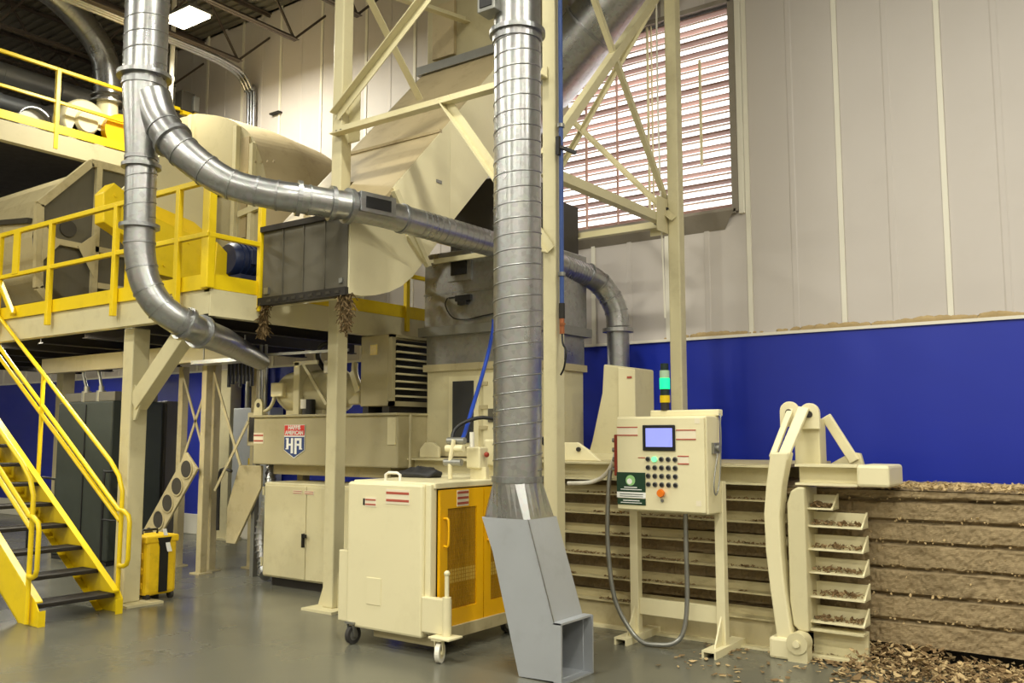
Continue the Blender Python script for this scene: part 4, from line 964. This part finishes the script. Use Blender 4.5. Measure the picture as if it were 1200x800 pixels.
# ---- the bale: one long pressed log with grooves where the channels ran
def bale():
    XL, XR, YF, YBk, ZB, ZT = -5.9, .9, 6.93, 8.03, .13, 1.205
    mb = MB(); gro = [.29, .465, .65, .83, .98, 1.13]
    zs = []
    z = ZB
    while z < ZT + 1e-6: zs.append(z); z += .0108
    nx = 420; xs = [XL + (XR - XL) * (i / nx) for i in range(nx + 1)]
    vs = []
    for j, z in enumerate(zs):
        for x in xs:
            sl_ = (x + 1.9) * .012                      # grooves climb a little to the right
            d = 0
            for g in gro:
                gz = g + max(-.03, min(.03, sl_)) + .007 * noise.noise((x * 7, g * 9, 0)) + .003 * noise.noise((x * 30, g * 9, 0))
                d = max(d, .05 * max(0, 1 - (abs(z - gz) / .016) ** 3))
                if z > gz and z < gz + .04: d -= .010 * (1 + noise.noise((x * 18, g * 5, 4)))
            n_ = .010 * noise.noise((x * 5, z * 7, 2)) + .010 * noise.noise((x * 22, z * 18, 5)) + .007 * noise.noise((x * 55, z * 40, 8))
            n_ += .010 * noise.noise((x * 1.7, int((z + .05) / .17) * 3.1, 3))
            vs.append((x, YF + d - n_, z))
    m_ = nx + 1
    mb.add(vs, [(j * m_ + i, j * m_ + i + 1, (j + 1) * m_ + i + 1, (j + 1) * m_ + i) for j in range(len(zs) - 1) for i in range(nx)])
    # rough top
    ys = [YF + .02 + (YBk - YF) * k / 22 for k in range(23)]
    tv = []
    for k, y in enumerate(ys):
        for i, x in enumerate(xs):
            tv.append((x, y if k else vs[(len(zs) - 1) * m_ + i][1], ZT + (.0 if k == 0 else .012 * noise.noise((x * 14, y * 14, 1)) + .012)))
    mb.add(tv, [(k * m_ + i, k * m_ + i + 1, (k + 1) * m_ + i + 1, (k + 1) * m_ + i) for k in range(22) for i in range(nx)])
    mb.add([(XL, YF, ZB), (XR, YF, ZB), (XR, YBk, ZB), (XL, YBk, ZB), (XL, YF, ZT), (XR, YF, ZT), (XR, YBk, ZT), (XL, YBk, ZT)], [(0, 3, 2, 1), (2, 3, 7, 6), (0, 4, 7, 3), (1, 2, 6, 5)])
    t = thing('cardboard_bale', 'long brown bale of pressed shredded cardboard leaving the baler', 'bale', (-1.2, 7.6, .13))
    obj('pressed_log', mb, CARD, t)
    fk = MB(); rr = random.Random(11)
    for i in range(2600):
        x = rr.uniform(-1.9, .9); y = 6.89 + abs(rr.gauss(0, .3))
        z = ZT + .010 + rr.random() * .035 * (1 if y < 7.2 else .6)
        chip(fk, (x, y, z), rr.uniform(.008, .030), (rr.gauss(0, .6), rr.gauss(0, .6), 1), rr)
    obj('top_flakes', fk, CARDL, t, kind='stuff')
    fk = MB()
    for i in range(520):
        g = rr.choice(gro); x = rr.uniform(-1.95, .9)
        z = g + (x + 1.9) * .012 + rr.uniform(.0, .03) if i % 4 else rr.uniform(.18, 1.18)
        chip(fk, (x, 6.925 + rr.random() * .01, z), rr.uniform(.006, .018), (rr.gauss(0, .4), -1, rr.gauss(0, .8)), rr)
    obj('face_flakes', fk, CARDL, t, kind='stuff')
    obj('skid_rail', MB().box(-1.95, .9, 7.1, 7.2, 0, .13).box(-1.95, .9, 7.8, 7.9, 0, .13), DARK, t)
bale()
# spill of flakes on the floor
def spill():
    fk = MB(); n1 = 0
    for n, seed in ((2600, 21), (3000, 34)):
        rr = random.Random(seed)
        for i in range(n):
            x = rr.uniform(-2.25, .9); spread = .62 if x > -1.9 else .30
            u = abs(rr.gauss(0, .45)); y = 6.98 - u * spread * 1.4
            if i % 16 == 0: y = 6.9 - rr.random() * 1.15; x = rr.uniform(-3.0, .8); u = 1
            h = max(0, (.15 if x < -1.35 else .085) * (1 - u * 1.0)) * (1 if x > -1.9 else .35)
            z = .006 + h * rr.random(); s_ = rr.uniform(.010, .042); k_ = .55 if h > .02 else .06
            chip(fk, (x, y, z + s_ * .15), s_, (rr.gauss(0, k_), rr.gauss(0, k_), 1), rr)
        n1 = n1 or len(fk.f)
    fk.v = [(x, y, max(z, .002)) for x, y, z in fk.v]
    o = obj('cardboard_flakes', fk, CARDL); o['kind'] = 'stuff'
    o.data.materials.append(CARDD)
    for p in o.data.polygons:
        if p.index >= n1: p.material_index = 1
    tag(o, 'loose cardboard flakes spilled on the floor under the bale', 'scraps')
spill()

# ================================================================ BACK ENCLOSURE on the baler
BE = thing('baler_enclosure', 'tall cream enclosure behind the control panel where the duct ends', 'cabinet', (-4.2, 7.8, 1.37))
obj('enclosure_shell', MB().prism([(-4.62, 7.62, 1.37), (-4.08, 7.62, 1.37), (-4.08, 7.62, 2.23), (-4.42, 7.62, 2.28), (-4.44, 7.62, 2.0), (-4.56, 7.62, 1.53)], (0, .40, 0)), CREAM, BE, .015)
obj('door', MB().hexa([(-4.25, 7.60, 1.40), (-4.07, 7.60, 1.40), (-4.07, 7.62, 1.40), (-4.25, 7.62, 1.40)], [(-4.25, 7.60, 2.24), (-4.07, 7.60, 2.21), (-4.07, 7.62, 2.21), (-4.25, 7.62, 2.24)]), CREAM2, BE, .006)
obj('door_label', MB().box(-4.15, -4.10, 7.594, 7.6, 2.13, 2.15), PRED, BE)
obj('pipe_socket', MB().ring((-4.686, 8.40, 2.0), (0, 0, 1), .115, .15, .05, 28), GALV2, BE)
obj('lower_box', MB().box(-4.62, -4.05, 7.3, 7.62, 1.37, 1.42), CREAM, BE)

# ================================================================ CONTROL PANEL
CP = thing('control_panel', 'cream control box with lit screen and buttons on a stand', 'control panel', (-3.13, 6.45, 0))
px0, px1, py0, py1, pz0, pz1 = -3.495, -2.745, 6.2, 6.46, 1.02, 1.738
obj('panel_box', MB().box(px0, px1, py0 + .02, py1, pz0, pz1), CREAM2, CP, .01)
dr_ = obj('panel_door', MB().box(px0 + .012, px1 - .012, py0, py0 + .022, pz0 + .012, pz1 - .012), CREAM2, CP, .006)
obj('drip_hood', MB().box(px0 + .2, px1 + .02, py1 - .06, py1 + .02, pz1, pz1 + .05), CREAM2, CP, .008)
sc = obj('screen_bezel', MB().box(-3.255, -2.985, py0 - .014, py0, 1.478, 1.672), BLACK, CP, .006)
obj('screen', MB().box(-3.225, -3.005, py0 - .0165, py0 - .0135, 1.508, 1.648), SCREEN, sc)
for row in range(4):
    z = 1.415 - row * .063
    for c in range(5):
        x = -3.215 + c * .056
        lit = row == 0 and c == 1
        b = obj('push_button', MB().tube([(x, py0, z), (x, py0 - .018, z)], .021 if lit else .013, 14), GLOWB if lit else BLACK, CP)
        obj('button_ring', MB().ring((x, py0 - .003, z), (0, 1, 0), .013, .020, .006, 14), STEEL, b)
es = obj('emergency_stop', MB().tube([(-3.10, py0, 1.165), (-3.10, py0 - .03, 1.165), (-3.10, py0 - .045, 1.165)], [.02, .032, .026], 18), ORANGE, CP)
obj('key_switch', MB().tube([(-3.10, py0, 1.11), (-3.10, py0 - .012, 1.11)], .012, 12), STEEL, CP)
def stripes(x0, x1, zs, m_=PRED, h=.009):
    mb = MB()
    for z in zs: mb.box(x0, x1, py0 - .003, py0, z - h / 2, z + h / 2)
    return obj('red_line', mb, m_, CP)
for a, b, za, zb in ((-3.48, -3.30, 1.655, 1.595), (-2.98, -2.82, 1.632, 1.565), (-2.97, -2.88, 1.44, 1.385)):
    lb = obj('instruction_label', MB().box(a, b, py0 - .002, py0, zb - .006, za + .006), LABELW, CP)
    obj('red_line', MB().box(a, b, py0 - .004, py0 - .002, za - .004, za + .005).box(a, b, py0 - .004, py0 - .002, zb - .005, zb + .004), PRED, lb)
stripes(-3.30, -3.24, [1.425], h=.006)
sg = obj('green_sign', MB().box(-3.485, -3.24, py0 - .006, py0, 1.165, 1.312), GREEN, CP)
obj('round_emblem', MB().tube([(-3.365, py0 - .006, 1.252), (-3.365, py0 - .009, 1.252)], .040, 24), LGREEN, sg)
obj('emblem_leaf', MB().tube([(-3.372, py0 - .009, 1.244), (-3.372, py0 - .011, 1.244)], .022, 16), PWHITE, sg)
tl = MB().box(-3.42, -3.31, py0 - .008, py0 - .006, 1.196, 1.203).box(-3.45, -3.27, py0 - .008, py0 - .006, 1.18, 1.186)
obj('printed_line', tl, PWHITE, sg)
s2 = obj('white_strip', MB().box(-3.485, -3.24, py0 - .005, py0, 1.12, 1.163), PWHITE, CP)
obj('printed_line', MB().box(-3.46, -3.26, py0 - .007, py0 - .005, 1.145, 1.150).box(-3.46, -3.26, py0 - .007, py0 - .005, 1.130, 1.134), GREEN, s2)
s3 = obj('green_strip', MB().box(-3.48, -3.24, py0 - .006, py0, 1.068, 1.115), GREEN, CP)
obj('printed_line', MB().box(-3.43, -3.29, py0 - .008, py0 - .006, 1.097, 1.103).box(-3.45, -3.27, py0 - .008, py0 - .006, 1.081, 1.086), PWHITE, s3)
for z in (1.70, 1.10):
    obj('corner_label', MB().box(-2.83, -2.79, py0 - .002, py0, z - .02, z + .02), LABELW, CP)
obj('side_latch', MB().box(px1, px1 + .02, 6.30, 6.40, 1.46, 1.54).tube([(px1 + .02, 6.35, 1.50), (px1 + .045, 6.35, 1.50)], .025, 12), STEEL, CP)
obj('side_cable', MB().tube(spline([(px0 + .45, py1 - .05, pz1 + .012), (px1, py1 - .05, pz1 + .02), (px1 + .03, py1 - .06, pz1 - .06), (px1 + .03, py1 - .06, 1.5), (px1 + .03, 6.36, 1.26), (px1 + .03, 6.29, 1.16), (px1 + .03, 6.26, 1.25), (px1 + .03, 6.34, 1.46)], 5), .006, 6), STEEL, CP)
rb = obj('connector_bank', MB().box(px0 - .045, px0, 6.25, 6.38, 1.28, 1.60), REDP, CP, .008)
for i in range(4): obj('connector_plug', MB().tube([(px0 - .045, 6.30, 1.33 + i * .075), (px0 - .08, 6.30, 1.33 + i * .075)], .018, 10), STEEL, rb)
# stand
for x in (-3.495, -2.775):
    obj('stand_leg', MB().box(x - .035, x + .035, 6.47, 6.54, .05, 1.25), CREAM2, CP, .004)
    obj('stand_foot', MB().prof((x, 6.24, .0), (x, 6.86, .0), [(-.055, 0), (-.04, 0), (-.04, .042), (.04, .042), (.04, 0), (.055, 0), (.055, .055), (-.055, .055)], (1, 0, 0), (0, 0, 1)), CREAM2, CP)
    obj('gusset_plate', MB().prism([(x - .004, 6.47, .055), (x - .004, 6.34, .055), (x - .004, 6.47, .26)], (.012, 0, 0)), CREAM2, CP)
obj('cross_bar', MB().box(-3.46, -2.81, 6.49, 6.52, .20, .325), CREAM2, CP, .003)
obj('mount_channel', MB().box(-3.50, -2.77, 6.46, 6.50, 1.0, 1.06), CREAM2, CP)
def hose(pts, r, m_, lab, nm='flexible_conduit', cat='hose'):
    return tag(obj(nm, MB().tube(spline(pts, 7), r, 10), m_), lab, cat)
hose([(-3.60, 6.30, 1.32), (-3.61, 6.28, 1.15), (-3.62, 6.28, .75), (-3.58, 6.30, .35), (-3.47, 6.33, .12), (-3.36, 6.33, .03), (-3.25, 6.33, .022), (-3.12, 6.36, .04), (-3.05, 6.40, .12), (-3.02, 6.42, .35), (-3.02, 6.42, .75), (-3.02, 6.42, 1.0)], .018, STEEL, 'grey flexible conduit looping under the control panel to the floor')
hose([(-3.52, 6.5, 1.62), (-3.58, 6.5, 1.70), (-3.63, 6.5, 1.60), (-3.70, 6.55, 1.42), (-3.82, 6.62, 1.28), (-4.0, 6.68, 1.20), (-4.25, 6.70, 1.18)], .018, WHITE, 'pale cable arching from the control panel left along the baler')
# stack light
SLT = thing('stack_light', 'signal stack light with glowing green lens on the control panel', 'light', (-3.175, 6.42, 1.788))
zz = 1.788
for nm, h, rr_, m_ in (('base', .06, .034, DARK), ('amber_lens', .055, .040, LENSY), ('collar', .05, .036, LENSD), ('green_lens', .085, .040, GLOW), ('clear_lens', .06, .039, LENSW), ('cap', .055, .032, LENSD)):
    obj(nm, MB().cyl((-3.175, 6.42, zz), (-3.175, 6.42, zz + h), rr_, seg=20), m_, SLT); zz += h

# ================================================================ STRAPPING CART
CT = thing('tying_cart', 'cream wheeled cart with yellow screened doors', 'cart', (-4.75, 5.5, 0))
obj('front_cover', MB().box(-5.255, -4.475, 5.06, 5.14, .13, 1.235), CREAM2, CT, .02)
obj('body_shell', MB().box(-5.23, -4.46, 5.14, 6.22, .16, 1.20), INSIDE, CT)
obj('top_cover', MB().box(-5.25, -4.40, 5.12, 6.26, 1.20, 1.245), CREAM2, CT, .008)
obj('corner_post', MB().box(-4.475, -4.42, 5.09, 5.16, .16, 1.235), CREAM2, CT, .008)
obj('base_rail', MB().box(-4.46, -4.38, 5.14, 6.25, .10, .19), CREAMD, CT, .004)
obj('base_rail', MB().box(-5.05, -4.40, 5.16, 5.22, .06, .14), CREAMD, CT, .004)
obj('corner_bracket', MB().box(-5.36, -5.255, 5.08, 5.20, .16, .70), CREAM2, CT, .006)
obj('corner_bracket', MB().box(-4.475, -4.235, 5.06, 5.12, .18, .43), CREAM2, CT, .008)
obj('embossed_plate', MB().box(-5.03, -4.88, 5.055, 5.06, .32, .52), CREAM2, CT, .003)
dz0, dz1 = .19, 1.19
for ya, yb in ((5.17, 5.69), (5.70, 6.22)):
    d = MB(); t = .085; xx0, xx1 = -4.42, -4.395
    d.box(xx0, xx1, ya, ya + t, dz0, dz1).box(xx0, xx1, yb - t, yb, dz0, dz1).box(xx0, xx1, ya + t, yb - t, dz1 - .14, dz1).box(xx0, xx1, ya + t, yb - t, dz0, dz0 + .12)
    dd_ = obj('door', d, YELO, CT)
    obj('mesh_screen', MB().box(-4.415, -4.408, ya + t, yb - t, dz0 + .12, dz1 - .14), MESHY, dd_)
    hb = MB()
    for k in range(13):
        y = ya + t + (yb - ya - 2 * t) * (k + .5) / 13; hb.box(-4.408, -4.404, y - .002, y + .002, dz0 + .12, dz1 - .14)
    for k in range(26):
        z = dz0 + .12 + (dz1 - dz0 - .26) * (k + .5) / 26; hb.box(-4.408, -4.404, ya + t, yb - t, z - .002, z + .002)
    obj('mesh_wire', hb, MESHY, dd_, kind='stuff')
    obj('inner_plate', MB().box(-4.416, -4.407, ya + t, yb - t, .50, .60), MESHL, dd_)
    obj('door_handle', MB().tube(spline([(-4.395, ya + .045, .98), (-4.36, ya + .045, .98), (-4.35, ya + .045, .94), (-4.35, ya + .045, .82), (-4.36, ya + .045, .78), (-4.395, ya + .045, .78)], 3), .009, 8), YELO, dd_)
def warnx(parent, y0, y1, x, z0, z1, n=3):
    a = obj('warning_label', MB().box(x, x + .004, y0, y1, z0, z1), LABELW, parent)
    sb = MB()
    for i in range(n):
        z = z0 + (z1 - z0) * (i + .55) / n; sb.box(x + .004, x + .006, y0 + .004, y1 - .004, z - .009, z + .009)
    obj('label_stripe', sb, PRED, a)
warnx(CT, 5.36, 5.50, -4.395, 1.06, 1.18)
warn(CT, -4.84, -4.60, 5.06, 1.08, 1.19, 2)
warn(CT, -5.06, -4.94, 5.06, 1.05, 1.12, 2)
obj('label_pictogram', MB().box(-5.08, -5.06, 5.055, 5.06, 1.06, 1.11), BLACK, CT)
def caster(x, y, ang, fork_m, wheel_m):
    c = thing_part('caster', CT)
    R_ = .07
    ca, sa = math.cos(ang), math.sin(ang); ax = Vector((ca, sa, 0))
    ctr = Vector((x, y, R_))
    w = obj('wheel', MB().ring(ctr, ax, R_ * .62, R_, .034, 24), wheel_m); w.parent = c; w.location = -Vector(CT.location)
    h = obj('wheel_hub', MB().tube([ctr - ax * .014, ctr + ax * .014], R_ * .62, 18).tube([ctr - ax * .03, ctr + ax * .03], .018, 10), fork_m); h.parent = c; h.location = -Vector(CT.location)
    fk = MB()
    for s in (-1, 1):
        o_ = ctr + ax * s * .028
        fk.bar(o_, o_ + Vector((sa * .02, -ca * .02, .095)), .006, .04, (sa, -ca, 0))
    fk.box(x - .045, x + .045, y - .045, y + .045, .155, .17)
    f_ = obj('fork', fk, fork_m); f_.parent = c; f_.location = -Vector(CT.location)
def thing_part(nm, parent):
    e = bpy.data.objects.new(nm, None); COL.objects.link(e); e.parent = parent; e.location = (0, 0, 0); e.empty_display_size = .05
    return e
caster(-4.27, 5.03, R(20), CREAM2, WHITE)
caster(-5.19, 5.08, R(0), STEEL, RUBBER)
caster(-5.12, 6.12, R(0), STEEL, RUBBER); caster(-4.48, 6.12, R(0), STEEL, RUBBER)
obj('jack_tube', MB().cyl((-4.235, 5.06, .17), (-4.235, 5.06, .45), .032, seg=14), CREAM2, CT)
obj('jack_rod', MB().cyl((-4.235, 5.06, .45), (-4.235, 5.06, .60), .016, seg=10).ball((-4.235, 5.06, .615), .022), CREAM2, CT)
obj('jack_plate', MB().box(-4.34, -4.15, 4.98, 5.14, .165, .18), CREAM2, CT, .004)
obj('lift_handle', MB().tube([(-4.98, 5.2, 1.245), (-4.98, 5.2, 1.29), (-4.95, 5.2, 1.305), (-4.86, 5.2, 1.305), (-4.83, 5.2, 1.29), (-4.83, 5.2, 1.245)], .012, 8), WHITE, CT)
VM = thing('valve_manifold', 'cream hydraulic valve block with pipes on top of the wheeled cart', 'valve', (-4.7, 5.9, 1.245))
obj('valve_block', MB().box(-4.62, -4.48, 5.75, 5.86, 1.33, 1.50), CREAM2, VM, .01)
obj('motor_box', MB().box(-4.62, -4.42, 5.98, 6.16, 1.34, 1.56), CREAM2, VM, .015)
obj('mount_foot', MB().box(-4.60, -4.44, 5.78, 5.82, 1.245, 1.34), CREAM2, VM)
obj('mount_foot', MB().box(-4.60, -4.44, 6.02, 6.06, 1.245, 1.35), CREAM2, VM)
for i, (dx, dz) in enumerate(((0, .13), (.0, .24), (0, .30))):
    obj('valve_spool', MB().tube([(-4.72, 5.60 + .02 * i, 1.25 + dz), (-4.56, 5.62 + .02 * i, 1.25 + dz)], .028, 12), CREAM2 if i % 2 else STEEL, VM)
obj('valve_pipe', MB().tube(spline([(-4.66, 5.60, 1.25), (-4.66, 5.60, 1.40), (-4.64, 5.62, 1.56)], 4), .018, 8), CREAM2, VM)
obj('valve_pipe', MB().tube([(-4.52, 5.70, 1.50), (-4.52, 5.70, 1.62)], .02, 8), WHITE, VM)
obj('red_knob', MB().ball((-4.45, 5.80, 1.44), .022), REDP, VM)
obj('return_hose', MB().tube(spline([(-4.5, 6.05, 1.56), (-4.45, 6.1, 1.66), (-4.3, 6.2, 1.62), (-4.2, 6.3, 1.5)], 5), .016, 8), BLACK, VM)
obj('return_hose', MB().tube(spline([(-4.7, 5.66, 1.52), (-4.72, 5.75, 1.66), (-4.6, 5.95, 1.74), (-4.4, 6.15, 1.66), (-4.2, 6.3, 1.55)], 5), .016, 8), BLACK, VM)
hose([(-5.2, 6.88, 2.70), (-5.18, 6.85, 2.62), (-5.04, 6.6, 2.375), (-4.963, 6.4, 2.125), (-4.853, 6.15, 1.886), (-4.735, 5.9, 1.664), (-4.66, 5.75, 1.56)], .018, HOSEB, 'blue air hose hanging down to the cart valves', 'air_hose')
bg = MB().ball((-5.1, 5.75, 1.27), .16, 1.3, .8, .36, 30, 16)
bg.v = [(x + .02 * noise.noise((x * 14, y * 14, z * 20)), y + .02 * noise.noise((x * 12, y * 15, 4)), max(1.246, z + .03 * noise.noise((x * 16, y * 16, 9)))) for x, y, z in bg.v]
tag(obj('black_bag', bg, BAG), 'crumpled black bag lying on the cart top', 'bag')

# ================================================================ FAR LEFT, UNDER THE MEZZANINE
SU = thing('yellow_case', 'yellow plastic case with black stripe beside the mezzanine post', 'case', (-8.0, 5.4, 0))
c = Vector((-8.05, 5.33, 0))
obj('case_shell', MB().box(-8.25, -7.93, 5.16, 5.50, .05, .60), SUITY, SU, .04)
obj('front_band', MB().box(-7.935, -7.918, 5.30, 5.39, .08, .56), BLACK, SU)
obj('front_band', MB().prism([(-7.93, 5.27, .60), (-7.93, 5.42, .60), (-7.93, 5.38, .48), (-7.93, 5.31, .48)], (.015, 0, 0)), BLACK, SU)
obj('lid', MB().box(-8.26, -7.92, 5.15, 5.51, .55, .62), SUITY, SU, .015)
for y in (5.2, 5.46): obj('wheel', MB().tube([(-7.97, y - .015, .04), (-7.97, y + .015, .04)], .04, 14), RUBBER, SU)
for x in (-8.2, ): obj('foot', MB().box(x - .04, x + .04, 5.2, 5.46, 0, .06), RUBBER, SU)
obj('grip', MB().tube([(-8.15, 5.25, .62), (-8.15, 5.25, .66), (-8.15, 5.41, .66), (-8.15, 5.41, .62)], .012, 8), BLACK, SU)
obj('paper_tag', MB().prism([(-7.94, 5.33, .68), (-7.94, 5.37, .68), (-7.905, 5.42, .46), (-7.905, 5.37, .46)], (.004, 0, 0)), PWHITE, SU)
for k in range(3): obj('shell_rib', MB().box(-8.2, -7.98, 5.145, 5.16, .12 + k * .14, .18 + k * .14), SUITY, SU, .006)
SU.location = (-8.12, 5.36, 0)
MC = thing('dark_machine', 'tall dark green machine behind the stair', 'machine', (-11.1, 6.6, 0))
obj('machine_body', MB().box(-11.9, -10.6, 6.2, 6.9, .05, 2.02), MACH, MC, .02)
obj('body_seam', MB().box(-11.22, -11.20, 6.19, 6.2, .1, 1.98), BLACK, MC)
obj('top_cover', MB().box(-11.85, -10.65, 6.25, 6.85, 2.02, 2.14), GREYD, MC, .01)
for x in (-11.4, -11.05): obj('top_valve', MB().cyl((x, 6.3, 2.02), (x, 6.3, 2.16), .06, seg=14).cyl((x, 6.3, 2.16), (x, 6.3, 2.22), .035, seg=10), STEEL, MC)
obj('pipe_loop', MB().tube(spline([(-11.4, 6.3, 2.2), (-11.5, 6.3, 2.45), (-11.2, 6.3, 2.5), (-11.05, 6.3, 2.2)], 6), .02, 8), STEEL, MC)
obj('base_skid', MB().box(-11.9, -10.6, 6.2, 6.9, 0, .05), BLACK, MC)
for i, (x, y, h) in enumerate(((-12.6, 6.4, 1.0), (-10.2, 6.1, 1.15))):
    g = thing('black_barrier', ['black tubular barrier behind the stair treads', 'black tubular barrier between mezzanine post and conveyor'][i], 'barrier', (x, y, 0))
    obj('barrier_hoop', MB().tube(spline([(x - .35, y, 0), (x - .35, y, h - .1), (x - .28, y, h), (x + .28, y, h), (x + .35, y, h - .1), (x + .35, y, 0)], 4), .016, 8), BLACK, g)
    obj('barrier_bar', MB().tube([(x - .35, y, h * .5), (x + .35, y, h * .5)], .012, 8), BLACK, g)
LC = thing('storage_locker', 'grey steel locker behind the mezzanine post', 'locker', (-11.0, 7.45, 0))
obj('locker_body', MB().box(-11.28, -10.98, 7.2, 7.5, .0, 2.05), GREYD, LC, .01)
for x in (-11.27, ): obj('locker_door', MB().box(x, x + .28, 7.185, 7.2, .06, 2.0), STEEL if x > -11.1 else GREYD, LC, .004)
SF = thing('conveyor_frame', 'dusty cross-braced conveyor frame with round holes under the mezzanine', 'conveyor', (-9.2, 6.6, 0))
for x, y in ((-9.19, 6.55), (-9.30, 6.75), (-9.09, 7.19), (-9.95, 6.75)):
    obj('frame_post', MB().box(x - .045, x + .045, y - .045, y + .045, .015, 2.44), CREAMD, SF, .006)
    obj('post_foot', MB().box(x - .09, x + .09, y - .09, y + .09, 0, .015), CREAMD, SF)
def brc(a, b, w=.035): obj('cross_brace', MB().bar(a, b, .012, w), CREAMD, SF)
brc((-9.93, 6.70, 2.4), (-9.33, 6.70, 1.2)); brc((-9.93, 6.70, 1.1), (-9.33, 6.70, 2.35))
brc((-9.15, 6.60, 2.35), (-8.62, 6.62, 1.25)); brc((-9.05, 6.60, .95), (-8.5, 6.62, 1.75))
cb = obj('holed_side_plate', MB().bar((-10.15, 6.45, .28), (-9.28, 6.45, 1.30), .03, .30, (0, 0, 1)), CREAMD, SF, .008)
for i in range(5):
    t = .10 + i * .2; p = Vector((-10.15, 6.43, .28)).lerp(Vector((-9.28, 6.43, 1.30)), t)
    h = obj('round_hole', MB().tube([p, p + Vector((0, -.006, 0))], .10, 20), INSIDE, cb); h.location = (0, 0, 0)
    h = obj('hole_rim', MB().ring(p, (0, 1, 0), .10, .115, .015, 20), CREAMD, cb); h.location = (0, 0, 0)
cv = obj('chute_plate', MB().prism([(-8.95, 6.7, .35), (-8.78, 6.7, .35), (-8.35, 6.7, 1.0), (-8.35, 6.7, 1.25), (-8.75, 6.7, 1.25), (-8.95, 6.7, .75)], (0, .03, 0)), CREAMD, SF, .006)
obj('drive_guard', MB().tube(spline([(-9.0, 6.62, .5), (-9.0, 6.62, 1.1), (-8.92, 6.62, 1.2), (-8.78, 6.62, 1.18)], 4), .02, 8), BLACK, SF)
obj('tray_plate', MB().box(-8.62, -7.72, 5.92, 6.12, 2.36, 2.40), GALV, SF)
for x in (-8.5, -7.8): obj('tray_hanger', MB().cyl((x, 6.0, 2.40), (x, 6.0, 2.64), .008, seg=6), STEEL, SF)
tb = MB()
for i in range(7): tb.cyl((-9.05 + i * .07, 6.75, 2.16 + .03 * (i % 3)), (-9.05 + i * .07, 6.75, 2.44), .022, seg=8)
obj('cable_bunch', tb, BLACK, SF, kind='stuff')
EP = thing('grey_enclosure', 'pale grey electrical cabinet fed by three conduits on the blue wall', 'cabinet', (-11.2, 8.7, .9))
obj('cabinet_body', MB().box(-11.6, -10.75, 8.75, YW - .035, .45, 2.0), DUCTG, EP, .01)
for i in range(3): obj('conduit', MB().cyl((-11.45 + i * .19, 8.9, 2.0), (-11.45 + i * .19, 8.9, 2.62), .05, seg=12), STEEL, EP)
obj('latch', MB().box(-11.2, -11.15, 8.735, 8.75, 1.15, 1.25), LENSY, EP)
PP = thing('cream_pilaster', 'cream wall post standing against the blue wall beside the grey cabinet', 'post', (-12.0, 8.8, 0))
obj('post_shaft', MB().box(-12.2, -11.75, 8.8, YW - .035, 0.02, 2.6), CREAM, PP, .01)
obj('post_base', MB().box(-12.3, -11.65, 8.75, YW - .035, 0, .03), CREAM, PP)
FH = thing('flexible_hose_stack', 'grey corrugated flexible hose beside the floor cabinet', 'hose', (-8.3, 6.6, 0))
fh = spline([(-8.35, 6.85, 1.25), (-8.28, 6.75, .9), (-8.33, 6.7, .5), (-8.2, 6.65, .15), (-8.1, 6.6, .07)], 6)
obj('hose_tube', MB().tube(fh, .055, 14), GALV2, FH)
for i in range(0, len(fh) - 1, 1):
    obj('hose_rib', MB().ring(fh[i], fh[min(i + 1, len(fh) - 1)] - fh[max(i - 1, 0)], .053, .066, .02, 14), GALV2, FH)
# conduits on the back wall near the ceiling
for i in range(3):
    x = -11.74 + i * .072
    t = tag(obj('wall_conduit', MB().tube(spline([(x, 8.96, 3.0), (x, 8.96, 6.8), (x, 8.90, 7.10), (x + .02, 8.72, 7.29), (x + .06, 8.44, 7.35), (x + .1, 7.8, 7.37), (x + .1, 5.0, 7.40)], 6), .030, 12), GALV), ['steel conduit bending to the ceiling, farthest from the tower', 'steel conduit bending to the ceiling, middle of three', 'steel conduit bending to the ceiling, closest to the tower'][i], 'pipe')
    t['group'] = 'conduits on the back wall'
WP = thing('white_drop_pipe', 'thin bright white pipe hanging behind the forked duct near the lamp', 'pipe', (-11.8, 7.6, 6.0))
obj('pipe', MB().tube([(-11.8, 7.6, 8.36), (-11.8, 7.6, 5.82)], .035, 12), WHITE, WP)
obj('pipe_collar', MB().ring((-11.8, 7.6, 6.9), (0, 0, 1), .033, .048, .06, 12), WHITE, WP)
tag(obj('wall_bracket', MB().box(-11.22, -11.0, 8.96, YW, 6.62, 6.645), DARK), 'short dark bracket on the wall beside the conduits', 'bracket')
